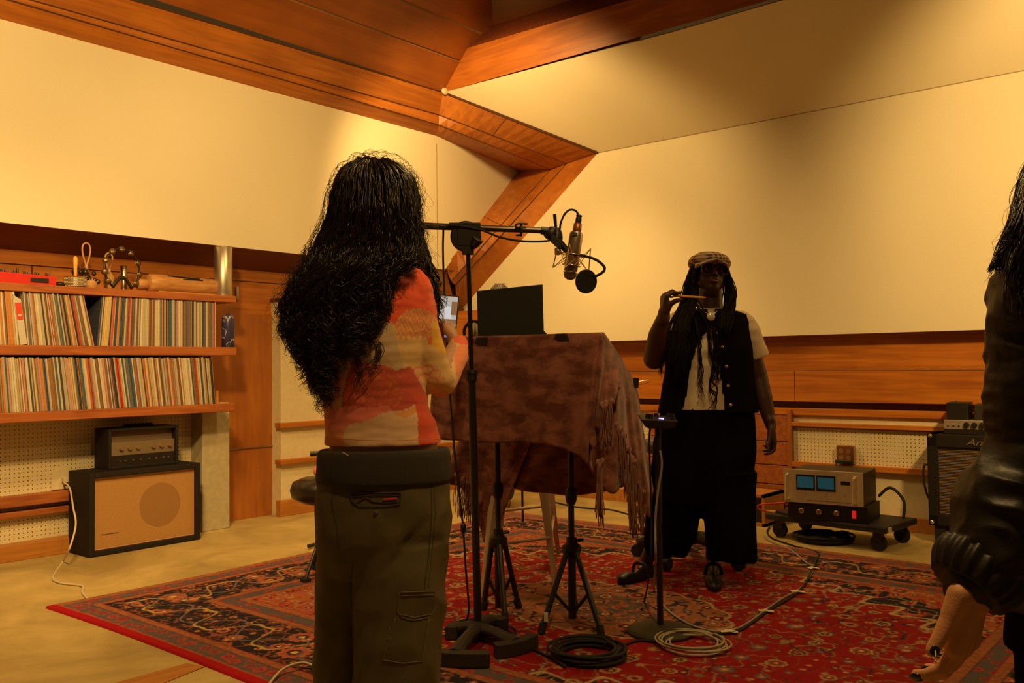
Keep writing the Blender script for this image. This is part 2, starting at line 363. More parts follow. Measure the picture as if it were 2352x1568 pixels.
# plank infill between woman and pegboard, with upright post
ypl = on(1735, 1000, 0, XW)[1]+.9
for ya, yb in ((951, 1012), (1013, 1066), (1067, 1110), (1111, 1158), (1159, 1185)):
    bseg(ypl, yp+.03, max(0, zx(yb, 1780, XW+.03)), zx(ya, 1780, XW+.03)-.003, XW+.015, .04, SH_)
bseg(yp+.03, yp, 0, zx(940, 1815), XW-.01, .07, WZ_)
bseg(5.72, ypl, 0, .10, XW+.0, .06, BB_)
bseg(5.72, ypl, zx(1048, 1480), zx(1059, 1480)-.03, XW-.01, .06)
# wooden plate left of the laptop (with dark hole)
MB().box((5.90, on(1100, 740, 0, 5.9)[1], 1.27), (5.93, 5.70, on(1060, 714, 0, 5.9)[2])).build('trim_60', WY_, kind='structure')
# arrow shaped timber frame
I = [(1002, 312), (1191, 393), (1023, 612)]
M1 = [(1008, 287), (1264, 389), (1036, 646)]; M2 = [(1008, 264), (1301, 376), (1046, 655)]; O = [(1018, 213), (1373, 351), (1050, 722)]
I3 = [on(*I[0], 1, YC), on(*I[1], 1, YC), on(*I[2], 1, YC)]
O3 = [d0, O2, on(*O[2], 0, XC)]
def dl(p): return (p-CAM)@FW
M13 = [on(*M1[0], 1, 5.3)]+[P(*M1[i], dl(I3[i])*.62+dl(O3[i])*.38-.10) for i in (1, 2)]
M23 = [on(*M2[0], 1, 5.3)]+[P(*M2[i], dl(I3[i])*.38+dl(O3[i])*.62-.10) for i in (1, 2)]
def lext(x, a, b): t = (x-a[0])/(b[0]-a[0]); return (x, a[1]+t*(b[1]-a[1]))
LI = on(-500, ly(-500), 1, YC); LM1 = on(*lext(-500, (28, 2.6), (1008, 287)), 1, 5.3); LM2 = on(*lext(-500, (70, 0), (1008, 264)), 1, 5.3); LD = on(*lext(-500, (300, 0), (1018, 213)), 1, 5.22)
def strips(rows, name, m):
    mb = MB()
    for a, b in rows: mb.prism([a[0], a[1], b[1], b[0]], (.0, .03, .03))
    return mb.build(name, m, kind='structure')
WARr = wood('wood_arrow', (.27, .072, .008), (.50, .165, .018), (3, 3, 3), big=.5)
def seg(a, b, A, B, name, m):  # quad between polyline pieces, split in planks
    return MB().add([a, b, B, A, V3(a)+(.02, .03, .02), V3(b)+(.02, .03, .02), V3(B)+(.02, .03, .02), V3(A)+(.02, .03, .02)], [(0, 1, 2, 3), (4, 7, 6, 5), (0, 4, 5, 1), (3, 2, 6, 7)]).build(name, m, kind='structure')
T0 = 61
for (L_, a), (L2, b_) in (((LI, I3), (LM1, M13)), ((LM1, M13), (LM2, M23)), ((LM2, M23), (LD, O3))):
    seg(L_, a[0], L2, b_[0], 'trim_%d' % T0, WX_); T0 += 1
    mb = MB()
    for i in (0, 1):
        nn_ = 14; A_ = [a[i]+(a[i+1]-a[i])*q/nn_ for q in range(nn_+1)]; B_ = [b_[i]+(b_[i+1]-b_[i])*q/nn_ for q in range(nn_+1)]
        mb.loft([A_, B_], False, False)
    mb.build('trim_%d' % T0, WARr, kind='structure'); T0 += 1
MB().add([I3[2], O3[2], V3((XC, 5.75, zi-.25)), V3((5.2, 5.75, zi-.25)), V3((5.2, YC, zb))], [(0, 1, 2, 3, 4)]).build('trim_%d' % T0, WARr, kind='structure'); T0 += 1
def cross(f, w, i):
    a_, b_ = (I3, M13) if w == 0 else (M23, O3)
    return [a_[i]+(a_[i+1]-a_[i])*f-FW*.004, b_[i]+(b_[i+1]-b_[i])*f-FW*.004]
# dark joint lines of the beams
JN = mat('joint_dark', (.07, .02, .006), .8)
mb = MB()
for ln in ([LM1]+M13, [LM2]+M23, [LD, O3[0]]): mb.tube([p-FW*.004 for p in ln], .0045, 5)
mb.tube([I3[1]-FW*.004, M13[1]-FW*.004, M23[1]-FW*.004, O3[1]-FW*.004], .003, 5)
mb.tube([d0-FW*.004, O2-FW*.004], .012, 5)
for q in ((.45, 0, 0), (.42, 1, 0), (.5, 0, 1)): mb.tube(cross(*q), .002, 5)
mb.build('trim_%d' % T0, JN, kind='structure'); T0 += 1
# sloping board ceiling on the left side
n45 = V3((0, 1, 1))
CB = wood('ceiling_boards', (.20, .05, .007), (.36, .105, .014), (.4, 5, 5), big=.6)
s1 = [planept(692, 0, d0, n45), planept(1005, 122.5, d0, n45)]; s2 = [planept(921, 0, d0, n45), planept(1045, 47, d0, n45)]
ya, yb2 = (s1[0][1]+s1[1][1])/2, (s2[0][1]+s2[1][1])/2
lev = [5.22, ya, yb2, yb2-(ya-yb2), yb2-2*(ya-yb2)]
for i in range(4):
    y0, y1 = lev[i], lev[i+1]+.012; z_0 = d0[2]+5.22-y0; z_1 = d0[2]+5.22-y1
    MB().add([(-1, y0, z_0), (7.2, y0, z_0), (7.2, y1, z_1), (-1, y1, z_1)], [(0, 1, 2, 3)]).build('ceiling' if i == 0 else 'ceiling_board_%d' % i, CB, kind='structure')
MB().add([(-1, 5.22, d0[2]+.03), (7.2, 5.22, d0[2]+.03), (7.2, lev[4], d0[2]+5.25-lev[4]), (-1, lev[4], d0[2]+5.25-lev[4])], [(0, 1, 2, 3)]).build('ceiling_joint', mat('joint_light', (.5, .25, .1), .6), kind='structure')
# beam above the back wall
vB = nrm(up[4]-d0); nB = np.cross(vB, V3((0, 0, 1)))
Tp = [planept(x, y, d0+V3((-.02, 0, 0)), nB) for x, y in ((997, 133), (1447, 0), (2352, -267))]
sn = nrm(np.cross(vB, V3((-1, 0, 1.2)))); Sp = [planept(x, y, Tp[0], np.cross(vB, V3((.7, 0, 1)))) for x, y in ((1054, 83), (1314, 0), (2352, -331))]
WB_ = wood('wood_beam_back', (.24, .06, .007), (.44, .135, .014), (6, .5, 6))
far = up[5]
MB().add([d0, planept(2352, -165, O2, nup), Tp[2], Tp[0]], [(0, 1, 2, 3)]).build('ceiling_beam', WB_, kind='structure')
MB().add([Tp[0], Tp[2], Sp[2], Sp[0]], [(0, 1, 2, 3)]).build('ceiling_beam_top', WD_, kind='structure')  # shadowed ledge over the beam, shade put into the wood colour
MB().add([Sp[0], Sp[2], Sp[2]+V3((-3, 0, 2.4)), Sp[0]+V3((-3, 0, 2.4))], [(0, 1, 2, 3)]).build('ceiling_back', wood('ceiling_shaded', (.10, .025, .006), (.18, .05, .012), (5, .5, 5)), kind='structure')  # ceiling out of the lamps' reach, that darkness put into the wood colour
# ================= RECORD SHELF AND LEFT WALL THINGS =================
def X5(x, y, Y=5.31): return on(x, y, 1, Y)[0]
z_top, z_mid, z_low = 1.585, 1.241, .868
xe = X5(541, 690)
shf = thing('record_shelf', (2.5, 5.5, z_low-.05), 'three tier reddish wood shelf running along the left wall', 'shelf')
for zz, th, x1 in ((z_top, .045, xe), (z_mid, .055, X5(542, 797)), (z_low, .055, X5(537, 930))):
    MB().box((1.55, 5.30, zz-th), (x1, 5.745, zz)).build('board', SH_, shf, bevel=.004)
MB().box((1.55, 5.73, z_mid), (X5(500, 700), 5.748, z_top-.045)).build('shade_panel', mat('shelf_gap_shade', (.012, .006, .004), .9), shf)  # black sheet added for the deep shade behind the records
# records
RC = {'cream': [(.60, .50, .32), (.50, .42, .28), (.66, .58, .42), (.55, .40, .22), (.44, .36, .25)], 'brown': [(.22, .12, .06), (.30, .15, .06), (.16, .09, .06), (.36, .22, .12)],
      'dark': [(.03, .025, .025), (.06, .05, .05), (.05, .06, .09)], 'red': [(.45, .04, .02), (.55, .10, .03)], 'blue': [(.05, .13, .17), (.10, .14, .22)], 'orange': [(.55, .22, .05)], 'pink': [(.55, .25, .2)], 'yellow': [(.75, .45, .03)]}
RM = {}
def recmesh(kind, idx):
    key = (kind, idx)
    if key not in RM:
        c = RC[kind][idx]; me = bpy.data.meshes.new('record_sleeve'); b_ = MB(); c = tuple(v*.82 for v in c)
        b_.loft([[(-.5, 0, z), (-.5, .31, z), (.5, .31, z), (.5, 0, z), (.25, -.0012, z), (-.25, -.0012, z)] for z in (0, .1, .2, .31)])
        me.from_pydata(b_.v, [], b_.f); me.materials.append(mat('sleeve_%s_%d' % key, c, .6, noise_s=90, namt=.45)); RM[key] = me
    return RM[key]
SHD = {'cream': ['cream', 'tan', 'ivory', 'light brown', 'olive-grey'], 'brown': ['dark brown', 'rust-brown', 'chocolate', 'coffee-brown'], 'dark': ['black', 'charcoal', 'midnight'], 'red': ['deep red', 'orange-red'], 'blue': ['teal', 'slate-blue'], 'orange': ['orange'], 'pink': ['salmon-pink'], 'yellow': ['yellow']}
wts = ['cream']*11+['brown']*5+['dark']*3+['red', 'blue', 'orange', 'pink']
def record(x, z, th, ang, kind=None, label=None, group=None, h=1.0, tk=''):
    kd = kind or random.choice(wts)
    ix = random.randrange(len(RC[kd])); me = recmesh(kd, ix); sn_ = SHD[kd][ix]; o = bpy.data.objects.new('record_sleeve', me); COL.objects.link(o)
    o.scale = (th*.94, 1, h); o.rotation_euler = (0, ang, 0); o.location = (x, 5.315+random.uniform(-.005, .006), z+abs(math.sin(ang))*th*.5+.0005)
    return tag(o, label or ('%s-spined %srecord sleeve %s' % (sn_, tk, group[0])), 'record', ('%s-spined %srecords %s' % (sn_, tk, group[1])) if not label else 'record sleeves on the shelf')
def row(x0, x1, z, af, grp, n, spec={}, Z=('',)):
    w = [random.uniform(.6, 1.5) for _ in range(n)]; s_ = (x1-x0)/sum(w); x = x0
    for i in range(n):
        t = w[i]*s_; f = (x+t/2-x0)/(x1-x0); ang = math.radians(af(f)+random.uniform(-.15, .15)); sp = None
        for q in spec:
            if abs(f-q) < .5*t/(x1-x0)+1e-6: sp = spec[q]
        record(x+t/2, z, t*math.cos(ang), ang, *(sp or (None, None)), group=(grp[0].replace('ZONE', Z[int(f*len(Z))]), grp[1].replace('ZONE', Z[int(f*len(Z))])), tk='thick ' if w[i] > 1.15 else 'thin ', h=random.uniform(.965, 1.0)*(.985 if z > 1.2 else .995)); x += t
xl0, xl1 = 1.86, X5(218, 793)
row(xl0, X5(44, 793), z_mid, lambda f: -3-2*f, ('in the leftmost run of the upper record row', 'in the leftmost run of the upper row'), 16)
row(X5(64, 793), xl1, z_mid, lambda f: -5-7*f, ('leaning left of the dark gap in the upper row', 'leaning left of the gap in the upper row'), 42,
    {.985: ('pink', 'pink-edged record sleeve leaning right at the dark gap of the upper row')})
row(X5(224, 793), X5(496, 795), z_mid, lambda f: max(0, 5.5-11*f), ('ZONE in the upper row', 'ZONE in the upper row'), 84,
    {.003: ('dark', 'record sleeve bordering the dark gap on its right, blackened as gap shade'), .055: ('yellow', 'bright yellow-spined record just right of the dark gap')}, ('just right of the dark gap', 'mid-way right of the dark gap', 'near the blue flask end'))  # sleeve beside the gap coloured black to stand in for the unlit interior
row(1.86, X5(497, 925, 5.31), z_low, lambda f: -3.5-3.5*math.sin(f*3.0)-1*f, ('ZONE of the lower row', 'ZONE of the lower row'), 148,
    {.795: ('red', 'bright red-spined record standing out in the lower row')}, ('at the left edge', 'above the left pegboard', 'above the amplifier head', 'left of the bright red spine', 'near the right end'))
# white file box with a red label
xb = X5(54, 790); zz = z_mid
fb = thing('media_box', (xb, 5.31, zz), 'slim pale grey file box with red label leaning among upper records', 'file box')
def lean(p): a = -math.radians(8); return (xb+(p[0])*math.cos(a)+p[2]*math.sin(a), p[1], zz+p[2]*math.cos(a)-p[0]*math.sin(a)+.003)
MB().add([lean(p) for p in [(-.018, 5.305, 0), (.018, 5.305, 0), (.018, 5.305, .25), (-.018, 5.305, .28), (-.018, 5.6, 0), (.018, 5.6, 0), (.018, 5.6, .28), (-.018, 5.6, .30)]], [(0, 1, 2, 3), (7, 6, 5, 4), (0, 4, 5, 1), (1, 5, 6, 2), (2, 6, 7, 3), (3, 7, 4, 0)]).build('case', mat('file_grey', (.5, .45, .38), .7), fb)
MB().add([lean(p) for p in [(-.016, 5.303, .14), (.016, 5.303, .14), (.016, 5.303, .235), (-.016, 5.303, .235)]], [(0, 1, 2, 3)]).build('label', mat('label_red', (.6, .05, .02), .5), fb)
mb = MB()
for q in range(5): mb.obox(lean((-.008+q*.004, 5.3015, .165)), (.0012, 0, 0), (0, .0006, 0), (0, 0, .006 if q % 2 else .0045))
mb.build('lettering', mat('white_ink', (.8, .75, .65), .6), fb)
BLK = mat('black_plastic', (.012, .009, .007), .45); BLKM = mat('black_metal', (.015, .012, .010), .35); CHR = mat('chrome', (.75, .68, .55), .22, 1)
TOLEX = mat('black_tolex', (.014, .010, .007), .65, bump=.4, bscale=500, spec=.25); RUB = mat('black_rubber', (.012, .010, .009), .75)
# red drum machine
x0, x1 = 1.72, X5(130, 640, 5.33)
dm = thing('drum_machine', ((x0+x1)/2, 5.45, z_top), 'flat red music machine with black knobs on left end of top shelf', 'synthesizer')
MB().add([(x0, 5.33, z_top), (x1, 5.33, z_top), (x1, 5.60, z_top), (x0, 5.60, z_top), (x0, 5.33, z_top+.068), (x1, 5.33, z_top+.052), (x1, 5.60, z_top+.08), (x0, 5.60, z_top+.09)], [(3, 2, 1, 0), (4, 5, 6, 7), (0, 1, 5, 4), (1, 2, 6, 5), (2, 3, 7, 6), (3, 0, 4, 7)]).build('case', mat('red_paint', (.55, .02, .012), .4), dm, bevel=.004)
MB().box((X5(70, 640, 5.33), 5.326, z_top+.012), (X5(112, 640, 5.33), 5.34, z_top+.038)).build('slot', BLK, dm, bevel=.002)
mb = MB()
for i in range(26): xx = x0+.02+(x1-x0-.05)*i/25; mb.lathe([(.006, 0), (.005, .014)], (xx, 5.35+.02*(i % 3), z_top+.066-.014*i/25+.004), seg=8)
mb.lathe([(.006, 0), (.005, .03)], (X5(42, 620, 5.34), 5.35, z_top+.06), seg=8)
mb.build('knobs', BLK, dm)
o = MB().ell((X5(140, 645, 5.36), 5.37, z_top+.014), .028, .025, .014).build('small_shaker', BLK, smooth=True); tag(o, 'small flat black shaker lying beside the red music machine', 'shaker')
# cabasa
xc_ = X5(173, 640, 5.38)
cb = thing('cabasa', (xc_, 5.38, z_top), 'cylindrical cabasa with silver bead mesh and upright yellow handle on top shelf', 'percussion')
MB().lathe([(.055, .004), (.058, .008), (.058, .056), (.055, .06)], (xc_, 5.38, z_top), seg=32).build('drum', mat('cabasa_steel', (.45, .38, .28), .35, .8), cb, smooth=False)
mb = MB()
for r_ in range(7):
    for k2 in range(40): a = 2*math.pi*(k2+.5*(r_ % 2))/40; mb.ell((xc_+.060*math.cos(a), 5.38+.060*math.sin(a), z_top+.009+.0078*r_), .0032, .0032, .0032, n=5, m=3)
mb.build('beads', mat('bead_chain', (.6, .5, .35), .3, .9), cb)
MB().lathe([(.061, 0), (.061, .004)], (xc_, 5.38, z_top+.06), seg=32).build('rim', WX_, cb)
MB().lathe([(.011, 0), (.009, .03), (.012, .07), (.014, .10), (.011, .118), (.004, .124)], (xc_, 5.38, z_top+.062), seg=14).build('handle', mat('yellow_wood', (.75, .42, .07), .4), cb, smooth=True)
# two rattles with looped cane handles
CANE = mat('cane', (.50, .26, .12), .5)
def loop_rattle(px, ytop, ybot, wpx, label, Y, body):
    xx = X5(px, 640, Y); m_ = .00265; zt_ = z_top+(653-ytop)*m_; zb_ = z_top+(653-ybot)*m_; w = wpx*m_/2
    t = thing('rattle', (xx, Y, z_top), label, 'percussion')
    pts = []
    for i in range(25):
        a = math.pi*2*i/24; yy_ = -math.cos(a); hw = w*math.sin(a)*(.62+.38*yy_); pts.append((xx+hw, Y, (zt_+zb_)/2+(zt_-zb_)/2*yy_))
    mb = MB().tube(pts, .0055, 8, ref=(0, 1, 0)); mb.tube([(xx, Y, zb_+.012), (xx+.002, Y, zb_-.03)], [.010, .012], 8); mb.build('handle', CANE, t, smooth=True)
    body(t, xx, Y, zb_); return t
def bells(t, xx, Y, zb_):
    MB().lathe([(.020, 0), (.036, .01), (.036, .05), (.022, .07)], (xx+.028, Y, z_top), seg=16).build('basket', mat('basket_tan', (.55, .28, .09), .6), t, smooth=True)
    mb = MB()
    for i in range(34):
        a = random.uniform(0, 6.28); s = random.uniform(-1, 1); mb.ell((xx+.065*s, Y+.025*math.cos(a), z_top+.085+.028*math.sin(a)-s*.018), .015, .013, .016, n=8, m=5)
    mb.build('seed_pods', mat('dark_pods', (.035, .02, .012), .25), t, smooth=True)
loop_rattle(198, 546, 598, 26, 'rattle of glossy dark seed pods with tall looped cane handle', 5.47, bells)
def gourd(t, xx, Y, zb_):
    MB().lathe([(.012, 0), (.026, .01), (.03, .04), (.03, .09), (.018, .12)], (xx, Y, z_top), seg=16).build('wicker_body', mat('wicker', (.55, .30, .10), .6, bump=.8, bscale=200), t, smooth=True)
loop_rattle(250, 563, 602, 24, 'wicker rattle with a smaller looped handle behind the tambourine', 5.50, gourd)
# tambourine
xt_ = X5(281, 625, 5.37); R = .128; cz = z_top+.006+R*.93
tb = thing('tambourine', (xt_, 5.37, z_top), 'black crescent tambourine with steel jingles standing on top shelf', 'tambourine')
nx = (0.25, -1, 0)
MB().torus((xt_, 5.37, cz), R, .0065, axis=nx, a0=math.radians(-58), a1=math.radians(238), n=48, ax=(1, .25, 0)).build('hoop', BLK, tb, smooth=True)
hp = []
for i in range(17):
    a = math.radians(-58-64*i/16*1.0); hp.append((xt_+R*.53*(1-i/8), 5.37+.13*R*(1-i/8), cz-R*.85+R*.48*math.sin(math.pi*i/16)))
MB().tube(hp, .012, 8, ry=.007).build('grip', BLK, tb, smooth=True)
for a in (-38, -8, 25, 60, 92, 124, 158, 190, 218):
    r_ = math.radians(a); c = V3((xt_+R*math.cos(r_), 5.37+.25*R*math.cos(r_), cz+R*math.sin(r_)))
    mb = MB()
    for d in (-.006, .006): mb.lathe([(.003, -.002), (.019, 0), (.019, .001), (.004, .003)], c+d*nrm((math.cos(r_)*.3, -1, math.sin(r_)*.3)), axis=(math.cos(r_)*.45, -.9, math.sin(r_)*.45), seg=12)
    mb.build('jingle', mat('jingle_steel', (.22, .14, .06), .4, .8) if a == -38 else bpy.data.materials['jingle_steel'], tb, smooth=True)
o = MB().lathe([(.019, 0), (.020, .003), (.020, .165), (.017, .168)], (X5(284, 640, 5.52), 5.52, z_top), seg=18).build('metal_tube', CHR, smooth=True); tag(o, 'upright chrome tube seen through the tambourine hoop', 'percussion')
# slotted log drum
xa, xb2 = X5(338, 640, 5.42), X5(505, 660, 5.42)
WL = wood('log_wood', (.36, .15, .04), (.62, .32, .11), (2, 12, 12))
lg = thing('log_drum', ((xa+xb2)/2, 5.42, z_top), 'fat wooden slotted log drum lying along the top shelf', 'percussion')
MB().lathe([(.046, 0), (.058, .012), (.060, .05), (.055, xb2-xa-.06), (.038, xb2-xa-.02), (.03, xb2-xa)], (xa, 5.42, z_top+.0605), axis=(1, 0, 0), seg=26).build('barrel', WL, lg, smooth=True)
mb = MB(); mb.tube([(xa+.12, 5.385, z_top+.111), (xa+.22, 5.380, z_top+.106), (xa+.34, 5.378, z_top+.1)], [.004, .006, .0075], 6, ry=.005); mb.tube([(xa+.22, 5.372, z_top+.094), (xa+.36, 5.374, z_top+.096)], [.003, .005], 6)
mb.build('slot', mat('slot_black', (.01, .004, .002), .9), lg)
MB().lathe([(.03, 0), (.034, .01), (.034, .06), (.02, .065)], (xa-.066, 5.42, z_top+.05), axis=(1, 0, 0), seg=18).build('neck', WL, lg, smooth=True)
MB().box((xa+.06, 5.385, z_top), (xb2-.05, 5.45, z_top+.012)).build('base', WL, lg)
# tall metal shaker tube and the small one behind
xs_ = X5(513, 668, 5.39); hh = on(513, 566, 1, 5.39)[2]-z_top
sc_ = thing('shaker_tube', (xs_, 5.39, z_top), 'tall brushed silver metal tube standing at the right end of top shelf', 'percussion')
MB().lathe([(.058, 0), (.060, .004), (.060, hh-.006), (.055, hh-.002), (.054, hh-.012), (.0, hh-.012)], (xs_, 5.39, z_top), seg=40).build('body', mat('brushed_steel', (.62, .55, .42), .38, .9, noise_s=14, namt=.12), sc_, smooth=True)
MB().torus((xs_, 5.39, z_top+hh-.004), .0595, .0028, seg=6).build('rim', CHR, sc_, smooth=True)
o = MB().lathe([(.011, 0), (.011, .09), (.008, .094)], (X5(545, 640, 5.739), 5.739, 1.60), seg=12).build('small_tube', mat('ivory', (.6, .5, .36), .5), smooth=True); tag(o, 'thin pale tube on the wood wall just right of the tall silver tube', 'percussion')
# blue flask with lightning
m, nt, b = newmat('lightning_print'); N = nt.nodes; L = nt.links; tc = N.new('ShaderNodeTexCoord'); n1 = N.new('ShaderNodeTexNoise'); n1.inputs['Scale'].default_value = 9; n1.inputs['Detail'].default_value = 6
L.new(tc.outputs['Object'], n1.inputs[0]); r = N.new('ShaderNodeValToRGB'); L.new(n1.outputs['Fac'], r.inputs[0]); L.new(r.outputs[0], b.inputs[0]); b.inputs['Roughness'].default_value = .35
r.color_ramp.elements[0].position = .485; r.color_ramp.elements[0].color = (.035, .03, .09, 1); r.color_ramp.elements[1].position = .515; r.color_ramp.elements[1].color = (.05, .045, .12, 1); e = r.color_ramp.elements.new(.5); e.color = (.6, .55, .6, 1)
xf = X5(524, 793, 5.345)
bt = thing('flask', (xf, 5.345, z_mid), 'dark blue round-topped flask with pale lightning pattern on middle shelf', 'bottle')
MB().lathe([(.036, 0), (.041, .006), (.042, .17), (.038, .2), (.022, .222), (.002, .23)], (xf, 5.345, z_mid), seg=28).build('body', m, bt, smooth=True)
MB().lathe([(.043, 0), (.043, .014)], (xf, 5.345, z_mid), seg=28).build('base', BLK, bt)
o = MB().obox((X5(520, 928)-.02, 5.38, z_low+.003), (.045, 0, 0), (0, .06, 0), (0, 0, .002)).build('paper_sheet', mat('paper', (.7, .62, .45), .8)); tag(o, 'loose pale paper on the right end of the lowest shelf', 'paper')
o = MB().box((X5(499, 925), 5.32, z_low), (X5(504, 925), 5.5, z_low+.085)).build('wood_block', BB_); tag(o, 'small light wood block ending the lower record row', 'block')
# ---- left cabinet and amplifier head ----
zc_ = zl(1087, 5.30, 207); xa, xb2 = 2.445, 3.161
GR = mat('grille_tan', (.42, .22, .065), .85, noise_s=300, namt=.12, bump=.3, bscale=900)
cab = thing('speaker_cabinet', ((xa+xb2)/2, 5.42, 0), 'worn black speaker cabinet with tan grille cloth under the record shelf', 'speaker cabinet')
mb = MB(); t = .035
for a_, b_ in (((xa, 5.30, 0), (xa+t, 5.575, zc_)), ((xb2-t, 5.30, 0), (xb2, 5.575, zc_)), ((xa+t, 5.30, 0), (xb2-t, 5.56, t)), ((xa+t, 5.30, zc_-t), (xb2-t, 5.575, zc_)), ((xa+t, 5.555, t), (xb2-t, 5.575, zc_-t))): mb.box(a_, b_)
mb.build('shell', TOLEX, cab, bevel=.006)
MB().box((xa+t, 5.325, t), (xb2-t, 5.34, zc_-t)).build('grille', GR, cab)
cx_, cz_ = on(368, 1158, 1, 5.325)[0], on(368, 1158, 1, 5.325)[2]
m2 = mat('grille_speaker_print', (.29, .145, .042), .85, noise_s=300, namt=.12)
MB().lathe([(.135, -.003), (.135, .0005), (.06, .0008)], (cx_, 5.3245, cz_), axis=(0, -1, 0), seg=48).build('speaker_imprint', m2, cab)['label'] = 'round dark imprint of the speaker behind the cloth'
MB().obox((on(253, 1223, 1, 5.32)[0], 5.322, on(253, 1223, 1, 5.32)[2]), (.048, 0, 0), (0, .003, 0), (0, 0, .004)).build('name_strip', mat('gilt', (.6, .42, .2), .35, .7), cab)
mb = MB()
for q in (xa+t+.002, xb2-t-.002): mb.tube([(q, 5.322, t), (q, 5.322, zc_-t)], .003, 5)
for q in (t+.002, zc_-t-.002): mb.tube([(xa+t, 5.322, q), (xb2-t, 5.322, q)], .003, 5)
mb.build('piping', CANE, cab)
hy = 5.375
hx0, hx1 = on(250, 1068, 1, hy)[0], on(410, 1052, 1, hy)[0]; hz = on(255, 985, 1, hy)[2]-zc_
hd = thing('amplifier_head', ((hx0+hx1)/2, hy+.1, zc_), 'old black amplifier head with six knobs on top of tan speaker cabinet', 'amplifier')
mb = MB(); t = .018
for a_, b_ in (((hx0, hy, 0), (hx0+t, hy+.19, hz)), ((hx1-t, hy, 0), (hx1, hy+.19, hz)), ((hx0+t, hy, 0), (hx1-t, hy+.19, t)), ((hx0+t, hy, hz-t), (hx1-t, hy+.19, hz)), ((hx0+t, hy+.18, t), (hx1-t, hy+.19, hz-t))): mb.box(V3(a_)+(0, 0, zc_), V3(b_)+(0, 0, zc_))
mb.build('shell', TOLEX, hd, bevel=.005)
zf = lambda f: zc_+t+(hz-2*t)*f
MB().box((hx0+t, hy+.05, zf(.62)), (hx1-t, hy+.06, zf(1))).build('top_panel', mat('panel_brown', (.12, .075, .04), .6), hd)
MB().box((hx0+t, hy+.02, zf(.30)), (hx1-t, hy+.03, zf(.68))).build('control_panel', mat('panel_grey', (.20, .15, .09), .5, .3), hd)
MB().box((hx0+t, hy+.015, zf(0)), (hx1-t, hy+.03, zf(.30))).build('jack_panel', BLK, hd)
for px in (278, 297, 316, 351, 370, 389):
    q = on(px, 1017, 1, hy+.02); MB().lathe([(.0125, 0), (.0125, .012), (.010, .016), (.0, .016)], (q[0], hy+.02, zf(.49)), axis=(0, -1, 0), seg=16).build('knob', mat('knob_brass', (.55, .36, .2), .3, .8) if px == 278 else bpy.data.materials['knob_brass'], hd, smooth=False)
for px in (276, 287, 305, 323, 342, 358, 375, 386):
    q = on(px, 1043, 1, hy+.015); MB().lathe([(.005, 0), (.0045, .006)], (q[0], hy+.015, zf(.14)), axis=(0, -1, 0), seg=10).build('jack', bpy.data.materials['knob_brass'] if px == 358 else CHR, hd)
MB().tube([(hx0+.13, hy+.1, zc_+hz), (hx0+.15, hy+.1, zc_+hz+.012), (hx0+.32, hy+.1, zc_+hz+.012), (hx0+.34, hy+.1, zc_+hz)], .007, 8).build('handle', TOLEX, hd)
# outlet and white cable
q = on(138, 1100, 1, 5.655)
pl = thing('outlet_plate', (q[0], 5.655, q[2]), 'cream power outlet plate on the left pegboard beside the cabinet', 'outlet')
MB().box((q[0]-.05, 5.648, q[2]-.062), (q[0]+.05, 5.66, q[2]+.062)).build('plate', PAINT, pl, bevel=.003)
MB().box((q[0]+.005, 5.615, q[2]-.02), (q[0]+.035, 5.65, q[2]+.01)).build('plug', mat('white_plastic', (.6, .52, .38), .4), pl, bevel=.004)
WC = mat('white_cable', (.62, .52, .36), .5)
def cable(name, pts, r, m, label, seg=7, n=8, smooth=6): o = MB().tube(pts, r, seg, smooth=smooth).build(name, m, smooth=True); return tag(o, label, 'cable')
cable('power_cable', [on(147, 1108, 1, 5.615), on(160, 1120, 1, 5.55), on(168, 1165, 1, 5.35)*1, on(174, 1205, 1, 5.25), on(160, 1258, 1, 5.15), FL(143, 1290, .006), FL(122, 1325, .006), FL(138, 1338, .006), FL(188, 1345, .006), FL(190, 1362, .006), FL(212, 1385, .004)], .0055, WC, 'white power cable dropping from the left outlet to the concrete floor')
# drum throne, rod and pink ball beside the near woman
th_ = thing('drum_throne', FL(735, 1235), 'round black leather drum stool partly hidden behind the near person', 'stool')
tc_ = P(748, 1118, 4.75); th0 = FL(745, 1235)
zc2 = tc_[2]
LTH = mat('black_leather', (.022, .015, .010), .32, bump=.1, bscale=30)
MB().lathe([(.02, -.085), (.12, -.08), (.175, -.05), (.185, -.01), (.17, .03), (.12, .05), (.02, .055)], tc_, seg=40).build('seat', LTH, th_, smooth=True)
MB().tube([tc_-(0, 0, .08), (tc_[0], tc_[1], .25)], .014, 10).build('post', BLKM, th_)
for a in (75, 195, 315):
    d = V3((math.cos(math.radians(a)), math.sin(math.radians(a)), 0)); MB().tube([(tc_[0], tc_[1], .30), V3((tc_[0], tc_[1], .02))+d*.17], .009, 8).build('leg', BLKM, th_)
    MB().box(V3((tc_[0], tc_[1], 0))+d*.17-(.02, .02, 0), V3((tc_[0], tc_[1], 0))+d*.17+(.02, .02, .03)).build('foot', RUB, th_, bevel=.004)
o = MB().ell(tc_+RT*(-.03)+V3((0, 0, .085)), .035, .035, .033).build('pink_ball', mat('pink_rubber', (.75, .22, .16), .5), smooth=True); tag(o, 'small pink round ball lying on the black drum stool', 'ball')
o = MB().tube([P(712, 1042, 4.75), P(790, 1040, 4.78)], .0135, 10).build('black_bar', BLKM); tag(o, 'short black rod end showing left of the near person above the stool', 'rod')
o = MB().tube([FL(708, 1254, .02), FL(770, 1240, .02)], .012, 8).build('floor_bar', BLK); tag(o, 'low black stand leg end at the far rug edge, left of the near person', 'bar')
